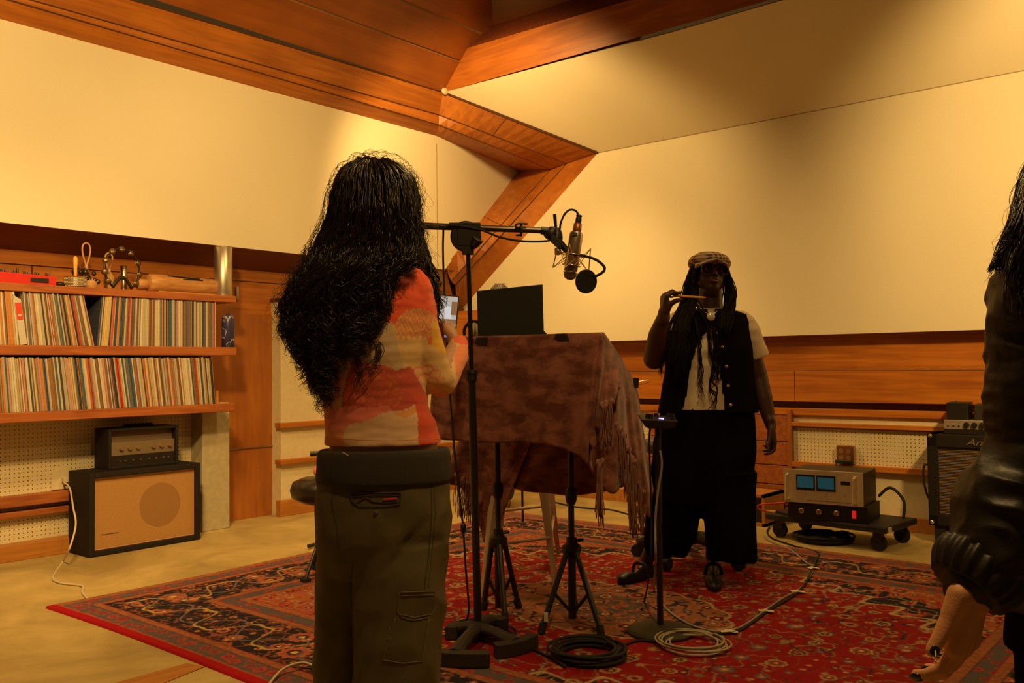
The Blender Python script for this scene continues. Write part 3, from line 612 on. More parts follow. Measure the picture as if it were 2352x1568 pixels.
# ================= RUG =================
RX0, RX1, RY0, RY1 = 1.81, 5.17, .22, 4.36
st = .0046; nx_ = int((RX1-RX0)/st); ny_ = int((RY1-RY0)/st)
xs2 = np.linspace(0, RX1-RX0, nx_); ys2 = np.linspace(0, RY1-RY0, ny_)
U, Vv = np.meshgrid(xs2, ys2, indexing='ij'); WU, WV = RX1-RX0, RY1-RY0
def h2(i, j, k): 
    v = np.sin(i*127.1+j*311.7+k*74.7)*43758.5453; return v-np.floor(v)
def vnoise(x, y, k=0):
    i = np.floor(x); j = np.floor(y); fx = x-i; fy = y-j; fx = fx*fx*(3-2*fx); fy = fy*fy*(3-2*fy)
    return (h2(i, j, k)*(1-fx)+h2(i+1, j, k)*fx)*(1-fy)+(h2(i, j+1, k)*(1-fx)+h2(i+1, j+1, k)*fx)*fy
def lin(c): return np.array([((v/255)/12.92 if v/255 < .04045 else ((v/255+.055)/1.055)**2.4) for v in c])
RED = np.array([.27, .006, .008]); NAVY = np.array([.018, .014, .022]); ORG_ = np.array([.42, .125, .05]); BEI = np.array([.52, .36, .20]); GRY = np.array([.105, .085, .09]); BRN = np.array([.22, .09, .045]); PNK = np.array([.36, .085, .055]); YEL = np.array([.62, .40, .12])
colr = np.zeros(U.shape+(3,)); colr[:] = RED
def put(mask, c, a=1.0): colr[mask] = colr[mask]*(1-a)+np.asarray(c)*a
def flowers(mask, s, seed, Rm, pal, petals=(5, 8), asp=1.0, prob=.9, x=None, y=None):
    X_ = (U if x is None else x)/s; Y_ = (Vv if y is None else y)/(s*asp); ci = np.floor(X_); cj = np.floor(Y_)
    for di in (-1, 0, 1):
        for dj in (-1, 0, 1):
            i = ci+di; j = cj+dj; ox = .5+.5*(h2(i, j, seed)-.5); oy = .5+.5*(h2(i, j, seed+1)-.5)
            dx = (X_-i-ox)*s; dy = (Y_-j-oy)*s*asp; d = np.hypot(dx, dy); a = np.arctan2(dy, dx)+6*h2(i, j, seed+2)
            R_ = Rm*(.55+.6*h2(i, j, seed+3)); npet = petals[0]+np.floor(h2(i, j, seed+4)*(petals[1]-petals[0]+1))
            q = d/(R_*(.78+.22*np.abs(np.cos(a*npet/2)))); ok = mask & (h2(i, j, seed+5) < prob); kind = np.floor(h2(i, j, seed+6)*len(pal))
            for k_, (c1, c2, c3, c4) in enumerate(pal):
                o_ = ok & (kind == k_)
                put(o_ & (q < 1), c1); put(o_ & (q < .84), c2); put(o_ & (q < .5), c3); put(o_ & (q < .24), c4)
def tend(mask, f, w, c, seed):
    n_ = vnoise(U*f, Vv*f, seed)*.65+vnoise(U*f*2.1, Vv*f*2.1, seed+9)*.35; put(mask & (np.abs(n_-.5) < w), c)
du = np.minimum(U, WU-U); dv = np.minimum(Vv, WV-Vv); D_ = np.minimum(du, dv); along = np.where(du < dv, Vv, U)
bw = .66; field = D_ > bw
# field pattern
tend(field, 9, .013, BEI*.6, 3); tend(field, 14, .012, BRN, 5); tend(field, 7, .010, NAVY*1.5, 8)
pal = [(BEI, BRN, RED, YEL), (NAVY, BEI*.8, NAVY, ORG_), (GRY, PNK, GRY, BEI), (YEL*.8, NAVY, ORG_, RED), (BRN, BEI*.7, RED, NAVY), (GRY*.8, GRY*1.4, ORG_, BEI)]
flowers(field, .155, 11, .040, pal); flowers(field, .075, 21, .017, [(BEI*.8, ORG_, BEI, RED), (NAVY, NAVY, YEL, RED), (YEL, RED, YEL, NAVY), (GRY, GRY, PNK, BEI)], prob=.65)
# medallion: scalloped brown, blue-grey heart
mu, mv = 1.58, 2.10; md = np.hypot((U-mu)/.40, (Vv-mv)/.58); ma = np.arctan2((Vv-mv)/.58, (U-mu)/.40); sc2 = 1+.07*np.abs(np.sin(ma*8))-.03
me_ = field & (md < sc2); put(me_, BEI*.8); me_ = field & (md < sc2-.025); put(me_, BRN*1.15)
tend(me_, 12, .05, NAVY, 31); tend(me_, 17, .03, ORG_, 33); flowers(me_, .12, 41, .045, [(NAVY, ORG_, GRY, BEI), (PNK, GRY, NAVY, BEI), (BEI*.7, RED*.8, NAVY, YEL), (GRY, BRN, PNK, GRY)])
mi = field & (md < .5*sc2); put(mi, GRY*.9, .75); tend(mi, 20, .05, ORG_, 36); flowers(mi, .14, 47, .05, [(NAVY, BEI, RED, GRY), (ORG_, NAVY, BEI, RED)])
# corner spandrels
cu = np.minimum(U, WU-U)-bw; cv_ = np.minimum(Vv, WV-Vv)-bw; spn = field & ((np.maximum(cu, 0)/.75)**.8+(np.maximum(cv_, 0)/1.15)**.8 < 1+.08*np.sin((cu-cv_)*22))
edge = field & ~spn & ((np.maximum(cu, 0)/.79)**.8+(np.maximum(cv_, 0)/1.2)**.8 < 1+.08*np.sin((cu-cv_)*22)); put(edge, BEI*.85)
put(spn, NAVY); inner_ = spn & ((np.maximum(cu, 0)/.5)**.8+(np.maximum(cv_, 0)/.75)**.8 < 1); put(inner_, ORG_*.8)
tend(spn, 10, .03, PNK, 51); tend(spn, 16, .02, BEI*.8, 52); flowers(spn, .10, 53, .034, [(PNK, RED, NAVY, BEI), (ORG_, NAVY, PNK, YEL), (BEI*.7, PNK, RED, NAVY), (RED, ORG_, NAVY, BEI)])
tend(inner_, 18, .03, RED, 57)
# borders
def band(a, b, c): m_ = (D_ >= a) & (D_ < b); put(m_, c); return m_
def guard(a, b):
    m_ = band(a, b, ORG_*.85); tend(m_, 45, .10, BRN, int(a*100)+60); put((D_ >= a) & (D_ < a+.004), NAVY*2); put((D_ >= b-.004) & (D_ < b), RED)
guard(.0, .055); b1 = band(.055, .135, GRY*.95); flowers(b1, .08, 71, .030, [(RED*1.1, PNK, RED, GRY), (PNK, RED, GRY, RED)], x=along, y=D_+.025, prob=1); tend(b1, 30, .04, PNK*.8, 73); guard(.135, .18)
mb_ = band(.18, .50, NAVY)
tend(mb_, 13, .02, PNK*.7, 81); tend(mb_, 22, .02, BRN, 82)
flowers(mb_, .17, 85, .062, [(ORG_, BRN, PNK, YEL), (PNK, NAVY, ORG_, NAVY), (ORG_, PNK, NAVY, YEL)], petals=(8, 14), x=along, y=D_+.06, asp=.8, prob=.9)
flowers(mb_, .065, 86, .016, [(ORG_, PNK, YEL, RED), (YEL, ORG_, RED, NAVY), (PNK, NAVY, PNK, BEI)], prob=.7)
vine = np.abs((D_-.34)-.105*np.sin(along*2*math.pi/.42)-.02*np.sin(along*2*math.pi/.14)) < .0075; put(mb_ & vine, YEL*.75)
vine = np.abs((D_-.34)+.085*np.sin(along*2*math.pi/.42+.9)) < .005; put(mb_ & vine, GRY*1.6)
guard(.50, .545); b2 = band(.545, .61, GRY*.95); flowers(b2, .075, 91, .026, [(RED*1.1, PNK, RED, GRY), (PNK, RED, GRY, RED)], x=along, y=D_+.02, prob=1); guard(.61, .66)
put(U < .045, np.array([.36, .004, .008]))
colr *= (.90+.2*vnoise(U*260, Vv*260, 5))[..., None]*(.92+.16*vnoise(U*5, Vv*5, 6))[..., None]
# soften by one cell
c2 = colr.copy(); c2[1:-1, 1:-1] = .52*colr[1:-1, 1:-1]+.12*(colr[2:, 1:-1]+colr[:-2, 1:-1]+colr[1:-1, 2:]+colr[1:-1, :-2]); colr = c2
gx = RX0+U+.012*np.sin(Vv*2.3)*np.clip(1-U/.3, 0, 1); gy = RY0+Vv-.012*np.sin(U*3.1)*np.clip(1-(WV-Vv)/.3, 0, 1)
sk = (U/WU)*0.0; gz = .010+.0025*np.sin(U*9+Vv*4)*np.sin(Vv*7)*0+.0015*(vnoise(U*6, Vv*6, 2)-.5)
ed = (D_ < .003); gz[ed] = 0.0005
# near-left corner sits slightly inward
gx += .06*np.clip((Vv-2.2)/2.2, -1, 1)*0; gx += (.05*(1-(Vv/WV)))*np.clip(1-U/1.5, 0, 1)
pts = np.stack([gx, gy, gz], -1).reshape(-1, 3); org = np.array([(RX0+RX1)/2, (RY0+RY1)/2, 0])
me = bpy.data.meshes.new('rug'); nv = nx_*ny_; me.vertices.add(nv); me.vertices.foreach_set('co', (pts-org).ravel())
ii, jj = np.meshgrid(np.arange(nx_-1), np.arange(ny_-1), indexing='ij'); a0 = (ii*ny_+jj).ravel()
quads = np.stack([a0, a0+ny_, a0+ny_+1, a0+1], -1); nf = len(quads)
me.loops.add(nf*4); me.polygons.add(nf); me.loops.foreach_set('vertex_index', quads.ravel().astype(np.int32)); me.polygons.foreach_set('loop_start', np.arange(0, nf*4, 4, dtype=np.int32)); me.update(calc_edges=True)
rug = bpy.data.objects.new('rug', me); COL.objects.link(rug); rug.location = org; ORG['rug'] = tuple(org)
setcol(rug, colr.reshape(-1, 3)); me.materials.append(vcol('rug_wool', .95, bump=.25, bscale=500)); tag(rug, 'large red persian rug with dark floral border on the concrete floor', 'rug')
del colr, c2, U, Vv, gx, gy, gz, pts
# ================= BACK WALL EQUIPMENT =================
# right guitar amplifier
ra = on(2122, 1000, 0, 5.85)   # top left front
gx0 = 5.85; c0 = FL(2132, 1217, .0)
def quadbox(p_left, p_right, depth, z0, z1):   # upright box from two floor points of the front, going away from camera
    a = V3(p_left)[:2]; b = V3(p_right)[:2]; d = (b-a)/np.linalg.norm(b-a); n_ = np.array([-d[1], d[0]]); n_ = n_ if n_@FW[:2] > 0 else -n_
    return V3((*d, 0)), V3((*n_, 0)), V3((*a, z0)), float(np.linalg.norm(b-a))
def obx(mb, o_, d, n_, x0, x1, y0, y1, z0, z1): return mb.obox(o_+d*(x0+x1)/2+n_*(y0+y1)/2+V3((0, 0, (z0+z1)/2)), d*(x1-x0)/2, n_*(y1-y0)/2, (0, 0, (z1-z0)/2))
pL = on(2133, 1205, 0, 5.80); zB_ = pL[2]; d = nrm((.05, -1, 0)); n_ = nrm((1, .05, 0)); o_ = pL.copy(); o_[2] = 0; zA = on(2124, 996, 0, o_[0])[2]
W_ = .62; D2 = .3
ga = thing('guitar_amplifier', o_+d*.3+n_*.15, 'black speaker cabinet with dark woven grille against the back wall at right', 'speaker cabinet')
mb = MB(); t = .03
obx(mb, o_, d, n_, 0, t*2, 0, D2, zB_, zA); obx(mb, o_, d, n_, W_-t*2, W_, 0, D2, zB_, zA); obx(mb, o_, d, n_, 0, W_, 0, D2, zB_, zB_+t*2.2); obx(mb, o_, d, n_, 0, W_, 0, D2, zA-t*2.6, zA); obx(mb, o_, d, n_, 0, W_, D2-.02, D2, zB_, zA)
mb.build('shell', TOLEX, ga, bevel=.006)
obx(MB(), o_, d, n_, t*2-.002, W_-t*2, .02, .03, zB_+t*2, zA-t*2.5).build('grille', mat('grille_weave', (.085, .052, .028), .8, bump=.9, bscale=220, noise_s=160, namt=.5), ga)
mb = MB()
for i in range(44): zz = zB_+.075+(zA-zB_-.16)*i/43; mb.tube([o_+d*.06+n_*.018+V3((0, 0, zz)), o_+d*(W_-.06)+n_*.018+V3((0, 0, zz))], .0022, 4)
mb.build('grille_ribs', mat('rib_silver', (.20, .14, .085), .6), ga)
for c in ((.02, zA-.012), (.02, zB_+.02)): MB().ell(o_+d*c[0]+n_*.004+V3((0, 0, c[1])), .014, .014, .014).build('corner_cap', CHR, ga, smooth=True)
for c in (.06, W_-.06): obx(MB(), o_, d, n_, c-.03, c+.03, .02, D2-.02, .0, zB_).build('foot', RUB, ga)
# script lettering on the cabinet
cu_ = bpy.data.curves.new('script', 'FONT'); cu_.body = 'Ampeg'; cu_.size = .062; cu_.shear = .35; cu_.extrude = .003
ob = bpy.data.objects.new('script', cu_); COL.objects.link(ob); dg = bpy.context.evaluated_depsgraph_get(); dg.update(); tm = bpy.data.meshes.new_from_object(ob.evaluated_get(dg)); bpy.data.objects.remove(ob)
vt = np.array([v.co for v in tm.vertices]); lo = o_+d*.215-n_*.004+V3((0, 0, zA-.058)); mb = MB(); mb.add([lo+d*v[0]*1.2+V3((0, 0, v[1]*.85))-n_*v[2] for v in vt], [tuple(p.vertices) for p in tm.polygons]); mb.build('script_lettering', mat('letter_silver', (.35, .27, .18), .35, .6), ga)
# amp head on top
pH = FL(2158, 978, zA); hO = o_+d*.085+n_*.06+V3((0, 0, zA)); zH = on(2160, 957, 0, hO[0])[2]-zA
gh = thing('bass_amplifier', hO+d*.25+n_*.1, 'amplifier chassis with silver knob panel on the right black cabinet', 'amplifier')
obx(MB(), hO, d, n_, 0, .52, .0, .2, 0, .03).build('tray', TOLEX, gh, bevel=.003)
obx(MB(), hO, d, n_, .0, .52, .0, .2, .03, .085).build('chassis', mat('silver_panel', (.42, .34, .25), .4, .5, noise_s=60, namt=.15), gh, bevel=.002)
for i in range(7): MB().lathe([(.017, 0), (.015, .016), (0, .017)], hO+d*(.125+.042*i)-n_*.0+V3((0, 0, .058)), axis=-n_, seg=16).build('knob', BLK, gh)
for i in range(3): MB().lathe([(.006, 0), (.005, .008)], hO+d*(.025+.03*i)+V3((0, 0, .052)), axis=-n_, seg=10).build('jack', CHR if i else mat('brass_jack', (.5, .25, .12), .4, .8), gh)
obx(MB(), hO, d, n_, .01, .13, .03, .18, .085, .19).build('transformer', BLK, gh, bevel=.005)
obx(MB(), hO, d, n_, .16, .50, .04, .18, .085, .18).build('tube_cage', mat('cage_black', (.03, .02, .014), .5), gh, bevel=.005)
obx(MB(), hO, d, n_, .24, .36, .035, .05, .12, .16).build('cage_plate', mat('cage_plate', (.06, .045, .03), .35), gh)
for x_ in (.05, .22): MB().ell(hO+d*x_+n_*.1+V3((0, 0, .198)), .005, .005, .007).build('screw', CHR, gh)
tag(MB().tube([o_-d*.004+n_*.05+V3((0, 0, .47)), o_-d*.03+n_*.05+V3((0, 0, .46)), o_-d*.035+n_*.05+V3((0, 0, .38)), o_-d*.02+n_*.05+V3((0, 0, .3)), o_-d*.004+n_*.05+V3((0, 0, .26))], .006, 7, smooth=5).build('side_cable', RUB, smooth=True), 'short black cable looping on the left side of the right cabinet', 'cable')
# outlet box with adapters
q = on(1946, 1043, 0, XW+.02)
ob_ = thing('outlet_box', q, 'shiny brass outlet box with black plugs on the back pegboard', 'outlet')
MB().box(q-(.045, .058, .062), q+(0, .058, .062)).build('box', mat('brass', (.55, .3, .12), .25, 1), ob_, bevel=.004)
for y_ in (-.024, .024):
    for z_ in (.025, -.02): MB().lathe([(.018, 0), (.018, .003)], q+V3((-.046, y_, z_)), axis=(-1, 0, 0), seg=16).build('socket', CHR if y_ > 0 else mat('socket_brown', (.18, .09, .04), .4), ob_)
tag(MB().obox(q+V3((-.068, -.005, -.045)), (.015, 0, 0), (0, .06, 0), (0, 0, .012)).build('power_adapter', BLK, bevel=.004), 'wide black power adapter plugged in the brass outlet box', 'plug')
for i, (y_, e_) in enumerate(((.045, .06), (0.01, .02), (-.06, -.075))):
    tag(MB().tube([q+V3((-.08, y_, -.05)), q+V3((-.085, y_*1.05+.0, -.10)), q+V3((-.07, e_, -.2)), q+V3((-.03, e_*1.1, -.35))], .0045, 6, smooth=6).build('adapter_cable', RUB, smooth=True), ('left', 'middle', 'right')[i]+' thin black cable hanging from the brass outlet box', 'cable')
# dolly with power amplifiers
fr = FL(2028, 1250); fl = FL(1790, 1205); dd = nrm((0.25, -1, 0)); nn = nrm((1, .25, 0))
zD = .15; dO = on(1757, 1178, 2, zD); dR = on(2035, 1212, 2, zD); dd = nrm(V3((*(dR-dO)[:2], 0))); nn = V3((-dd[1], dd[0], 0)); nn = nn if nn@FW > 0 else -nn; WD2 = float(np.linalg.norm((dR-dO)[:2])); dO[2] = 0
dl_ = thing('dolly', dO+dd*WD2/2+nn*.2, 'low black wheeled dolly carrying the silver power amplifier', 'dolly')
obx(MB(), dO, dd, nn, 0, WD2, 0, .45, zD-.038, zD).build('deck', mat('dolly_blue_black', (.018, .017, .024), .5), dl_, bevel=.008)
for a, b_ in ((.07, .06), (WD2-.07, .06), (.07, .39), (WD2-.07, .39)):
    c = dO+dd*a+nn*b_; w = MB().lathe([(.012, -.014), (.045, -.014), (.048, -.008), (.048, .008), (.045, .014), (.012, .014)], c+V3((0, 0, .048)), axis=nn, seg=24).build('wheel', RUB, dl_, smooth=False)
    MB().obox(c+V3((0, 0, .085)), dd*.026, nn*.02, (0, 0, .027)).build('fork', BLKM, dl_)
obx(MB(), dO, dd, nn, WD2+.0, WD2+.004, .03, .07, zD-.034, zD-.004).build('sticker', bpy.data.materials['paper'], dl_)
aL = on(1810, 1188, 2, zD); aR = on(1985, 1203, 2, zD); ad = nrm(V3((*(aR-aL)[:2], 0))); an = V3((-ad[1], ad[0], 0)); an = an if an@FW > 0 else -an; AW = float(np.linalg.norm((aR-aL)[:2])); aL[2] = zD
s0 = pxm(float((aL-CAM)@FW)); h1 = 36*s0; h2_ = 112*s0
lu = thing('power_unit', aL+ad*AW/2+an*.15, 'black power unit with three round knobs and red switch under silver amplifier', 'amplifier')
obx(MB(), aL, ad, an, 0, AW+.02, .0, .33, .0, h1).build('case', BLK, lu, bevel=.003)
for i, fx_ in enumerate((.19, .42, .65)): MB().lathe([(.0165, 0), (.0165, .01), (.013, .013), (0, .013)], aL+ad*AW*fx_+V3((0, 0, h1*.52)), axis=-an, seg=20).build('knob', mat('knob_gold', (.62, .45, .25), .3, .9) if i == 0 else bpy.data.materials['knob_gold'], lu)
obx(MB(), aL, ad, an, AW*.85, AW*.90, -.006, .0, h1*.28, h1*.75).build('switch', mat('switch_red', (.6, .015, .01), .4, emit=(.8, .02, .01), es=.5), lu, bevel=.001)
pw = thing('power_amplifier', aL+ad*AW/2+an*.15+V3((0, 0, h1)), 'silver power amplifier with two blue meters standing on the dolly', 'amplifier')
SIL = mat('champagne_panel', (.72, .60, .42), .36, .35, noise_s=40, namt=.05)
obx(MB(), aL, ad, an, .02, AW-.0, .0, .33, h1, h2_-.004).build('case', mat('case_black', (.03, .022, .015), .4), pw, bevel=.003)
obx(MB(), aL, ad, an, -.02, AW+.0, -.012, .0, h1+.002, h2_).build('front_panel', SIL, pw, bevel=.002)
for fx_ in (.13, .40):
    x0_ = AW*fx_; x1_ = AW*(fx_+.25)
    fm = obx(MB(), aL, ad, an, x0_, x1_, -.017, -.011, h1+(h2_-h1)*.40, h1+(h2_-h1)*.86).build('meter', BLK, pw, bevel=.002)
    obx(MB(), aL, ad, an, x0_+.008, x1_-.008, -.0185, -.0165, h1+(h2_-h1)*.47, h1+(h2_-h1)*.80).build('meter_face', mat('meter_blue', (.03, .13, .18), .3, emit=(.01, .08, .11), es=.3) if fx_ < .2 else bpy.data.materials['meter_blue'], fm)
obx(MB(), aL, ad, an, AW*.72, AW*.84, -.015, -.011, h1+(h2_-h1)*.62, h1+(h2_-h1)*.72).build('badge', BLK, pw)
for fx_ in (.02, .90):
    MB().tube([aL+ad*AW*fx_+an*-.012+V3((0, 0, h1+.02)), aL+ad*AW*fx_+an*-.055+V3((0, 0, h1+.025)), aL+ad*AW*fx_+an*-.055+V3((0, 0, h2_-.035)), aL+ad*AW*fx_+an*-.012+V3((0, 0, h2_-.03))], .0085, 8).build('handle', SIL, pw)
mb = MB()
for fx_ in (.25, .53, .77): mb.lathe([(.003, 0), (.003, .003)], aL+ad*AW*fx_-an*.013+V3((0, 0, h1+(h2_-h1)*.30)), axis=-an, seg=8)
for i in range(30): mb.obox(aL+ad*AW*(.28+.6*i/29)-an*.0125+V3((0, 0, h1+.02)), ad*.0028, an*.0005, (0, 0, .0022))
mb.build('panel_marks', mat('mark_dark', (.15, .09, .04), .6), pw)
# cable coil below the dolly
def coil(name, c, R, r, n, m, label, seed, sq=1.0):
    rnd = random.Random(seed); pts = []
    for i in range(n*28): a = 2*math.pi*i/28; f = i/(n*28); rr = R*(1+.10*math.sin(a*.47+seed)+.05*math.sin(a*1.3)+.1*(f-.5)); pts.append(V3(c)+V3((rr*math.cos(a)+.012*math.sin(a*.19), rr*sq*math.sin(a)+.012*math.cos(a*.31), r+r*1.9*(i//28 % 4)*.75+.004*abs(math.sin(a*.77)))))
    o = MB().tube(pts, r, 6).build(name, m, smooth=True); return tag(o, label, 'cable')
coil('cable_coil', dO+dd*WD2*.42+nn*.12, .15, .007, 8, RUB, 'coiled black cable on the floor under the dolly', 3)
cable('dolly_cable', [aL+ad*(AW+.02)+an*.3+V3((0, 0, h1*1.3)), aL+ad*(AW+.09)+an*.3+V3((0, 0, h1*1.9)), aL+ad*(AW+.17)+an*.26+V3((0, 0, h1*1.2)), aL+ad*(AW+.17)+an*.24+V3((0, 0, .01))], .009, RUB, 'thick black cable arching from the back of the power amplifier')
# little wooden speaker box and red cable
bL = FL(1735, 1188); bx = thing('wooden_box', FL(1760, 1185), 'small open-front wooden box on the floor left of the dolly', 'box')
Xb = 6.0; q0 = on(1783, 1170, 0, Xb); yb_ = q0[1]; zt_ = .0+on(1756, 1132, 0, 5.9)[2]
mb = MB(); yB0, yB1 = on(1756, 1160, 0, 5.72)[1], on(1756, 1160, 0, 5.72)[1]+.42; zt_ = on(1756, 1137, 0, 5.72)[2]
for a_, b_ in (((5.72, yB0, 0), (6.05, yB0+.02, zt_)), ((5.72, yB1-.02, 0), (6.05, yB1, zt_)), ((5.72, yB0, zt_-.02), (6.05, yB1, zt_)), ((5.72, yB0, 0), (6.05, yB1, .02)), ((6.03, yB0, 0), (6.05, yB1, zt_))): mb.box(a_, b_)
mb.build('shell', BB_, bx); MB().box((5.76, yB0+.02, .02), (5.79, yB1-.02, zt_-.02)).build('front', BLK, bx)
REDC = mat('red_cable', (.6, .02, .015), .4)
rc_ = thing('patch_cable', aL, 'red cable with yellow plugs looping left of the black power unit', 'cable')
e1 = aL-ad*.005+V3((0, 0, h1*.95)); MB().tube([e1, e1-ad*.06+V3((0, 0, -.01)), e1-ad*.16+V3((0, 0, -.025)), e1-ad*.185+V3((0, 0, -.045)), e1-ad*.16+V3((0, 0, -.06)), e1-ad*.12+V3((0, 0, -.06))], .006, 7, smooth=6).build('cord', REDC, rc_, smooth=True)
MB().tube([e1-ad*.13+V3((0, 0, -.06)), e1-ad*.07+V3((0, 0, -.063))], [.006, .009], 8).build('plug', bpy.data.materials['yellow_wood'], rc_)
MB().tube([e1-ad*.07+V3((0, 0, -.063)), e1-ad*.0+V3((0, 0, -.075))], .01, 8).build('sleeve', BLKM, rc_)
# ================= TABLE ON TWO STANDS, CLOTH, LAPTOP =================
VEL, nt, b = newmat('crushed_velvet'); N = nt.nodes; L = nt.links
tc = N.new('ShaderNodeTexCoord'); n1 = N.new('ShaderNodeTexNoise'); n1.inputs['Scale'].default_value = 11; n1.inputs['Detail'].default_value = 6; n1.inputs['Distortion'].default_value = .35; n1.inputs['Roughness'].default_value = .6
mp = N.new('ShaderNodeMapping'); mp.inputs['Scale'].default_value = (1, 1, 1.8); L.new(tc.outputs['Object'], mp.inputs[0]); L.new(mp.outputs[0], n1.inputs[0])
r = N.new('ShaderNodeValToRGB'); r.color_ramp.elements[0].position = .40; r.color_ramp.elements[1].position = .60; r.color_ramp.elements[0].color = (.135, .038, .030, 1); r.color_ramp.elements[1].color = (.30, .115, .085, 1)
L.new(n1.outputs['Fac'], r.inputs[0]); L.new(r.outputs[0], b.inputs[0]); b.inputs['Roughness'].default_value = .75; b.inputs['Sheen Weight'].default_value = .2; b.inputs['Specular IOR Level'].default_value = .15
bp = N.new('ShaderNodeBump'); bp.inputs['Strength'].default_value = .25; bp.inputs['Distance'].default_value = .01; L.new(n1.outputs['Fac'], bp.inputs['Height']); L.new(bp.outputs[0], b.inputs['Normal'])
P_near = P
def P(x, y, t): return P_near(x, y, t+.16)   # the board stands just behind the boom stand
tA, tB, tC = P(1003, 776, 3.68), P(1386, 764, 3.33), P(1462, 884, 3.92); tD = tA+(tC-tB)
nT = nrm(np.cross(tB-tA, tD-tA)); nT = nT if nT[2] > 0 else -nT
tbl = thing('tilted_board', ((tA+tC)/2)*(1, 1, 0)+V3((0, 0, 1.0)), 'tilted board under the velvet cloth carrying the open laptop', 'table')
MB().prism([tA-nT*.006, tB-nT*.006, tC-nT*.006, tD-nT*.006], -nT*.018).build('board', BLK, tbl)
def polyl(pts, s):
    pts = [V3(p) for p in pts]; n = len(pts)-1; f = min(s*n, n-1e-6); i = int(f); t = f-i; return pts[i]*(1-t)+pts[i+1]*t
def smoothp(pts, m=6):
    q = []; n = len(pts)
    for i in range(n-1):
        p0, p1, p2, p3 = [V3(pts[max(0, min(n-1, k))]) for k in (i-1, i, i+1, i+2)]
        for k in range(m): t = k/m; q.append(.5*((2*p1)+(-p0+p2)*t+(2*p0-5*p1+4*p2-p3)*t*t+(-p0+3*p1-3*p2+p3)*t**3))
    return q+[V3(pts[-1])]
clo_ = thing('velvet_throw', ((tA+tC)/2)*(1, 1, 0)+V3((0, 0, 1.0)), 'mauve brown crushed velvet throw with long fringe draped over the board', 'cloth')
def sheet(topf, botf, nu, nv, fold, name, bulge=.0):
    rows = []
    for j in range(nv+1):
        t = j/nv; row_ = []
        for i in range(nu+1):
            s = i/nu; a = topf(s); b_ = botf(s); p = a*(1-t)+b_*t; p = p-FW*(fold(s, t)+bulge*math.sin(math.pi*min(1, t*1.2))*.5); row_.append(p)
        rows.append(row_)
    return MB().loft(rows, False, False).build(name, VEL, clo_, smooth=True, solid=.004)
def sstep(x): x = max(0, min(1, x)); return x*x*(3-2*x)
b1_ = smoothp([P(985, 1006, 3.68), P(1040, 1011, 3.62), P(1120, 1016, 3.56), P(1210, 1016, 3.47), P(1275, 1024, 3.39), P(1325, 1044, 3.32), P(1352, 1068, 3.28)])
sheet(lambda s: tA*(1-s)+tB*s-FW*.012, lambda s: polyl(b1_, s), 90, 40, lambda s, t: t*(.010*math.sin(s*21+1)+.008*math.sin(s*47+t*2))+sstep((s-.86)/.14)*t*.03*math.sin(s*120)+.006*sstep(t*8)+.12*sstep((.06-s)/.1)*t*math.sin(s*80)*.2, 'front_drape', .03)
b2_ = smoothp([P(1352, 1068, 3.28), P(1372, 1105, 3.30), P(1402, 1132, 3.36), P(1430, 1112, 3.50), P(1452, 1128, 3.62), P(1474, 1168, 3.74), P(1492, 1182, 3.84), P(1502, 1128, 3.96)])
def top2(s):
    return smooth_top[int(round(s*(len(smooth_top)-1)))]
smooth_top = [polyl([tB-FW*.012, tB*.62+tC*.38+nT*.01, tC], i/200) for i in range(201)]
sheet(top2, lambda s: polyl(b2_, s), 90, 44, lambda s, t: sstep(t*2.2)*(.030*math.sin(s*15+1.2+t*1.3)+.012*math.sin(s*37+t*2)), 'side_drape')
sheet(lambda s: tA*(1-s)+tB*s-FW*.012, lambda s: tD*(1-s)+tC*s+nT*.003, 40, 30, lambda s, t: -.004*math.sin(s*20)*math.sin(t*3.1), 'top_spread')
b3_ = smoothp([P(1000, 1110, 4.3), P(1060, 1120, 4.3), P(1095, 1180, 4.26), P(1112, 1246, 4.2), P(1134, 1236, 4.2), P(1140, 1128, 4.2), P(1220, 1128, 4.14), P(1330, 1138, 4.05), P(1420, 1120, 4.0), P(1480, 1100, 3.95)])
sheet(lambda s: tD*(1-s)+tC*s+FW*.01, lambda s: polyl(b3_, s), 70, 26, lambda s, t: t*(.016*math.sin(s*30)+.01*math.sin(s*60)), 'rear_drape')
# crease piece hanging over the near right corner
b4_ = smoothp([P(1352, 1015, 3.27), P(1372, 1030, 3.24), P(1392, 960, 3.24), P(1411, 918, 3.26), P(1424, 890, 3.34)])
sheet(lambda s: tB*(1-s*.5)+tC*s*.5-FW*.025+RT*(-.012+.01*s), lambda s: polyl(b4_, s), 40, 30, lambda s, t: t*(.018*math.sin(s*19)), 'corner_fold')
# fringe
FRM = mat('fringe_mauve', (.27, .125, .095), .8)
def fringe(knots, length, n, dep_, spread=6, seed=1):
    rnd = random.Random(seed); mb = MB()
    for i in range(n):
        s = rnd.random(); k_ = s*(len(knots)-1); j = min(int(k_), len(knots)-2); f = k_-j
        x = knots[j][0]*(1-f)+knots[j+1][0]*f; y = knots[j][1]*(1-f)+knots[j+1][1]*f; dd_ = dep_+rnd.uniform(-.02, .01); ln = length*rnd.uniform(.75, 1.08)
        w = rnd.uniform(-spread, spread); ph = rnd.uniform(0, 6)
        mb.tube([P(x+w*(q**.5)*.8+1.3*math.sin(q*9+ph), y+ln*q, dd_-.01*math.sin(q*5+ph)) for q in (0, .12, .3, .5, .7, .86, 1)], .0019, 4)
    for kx, ky in knots: mb.ell(P(kx, ky, dep_-.005), .013, .010, .014, n=8, m=5)
    return mb.build('fringe', FRM, clo_, smooth=True)
fringe([(1383, 930), (1392, 926), (1405, 922)], 112, 46, 3.19, 8, 1)
fringe([(1374, 1062), (1382, 1058)], 142, 40, 3.20, 9, 2)
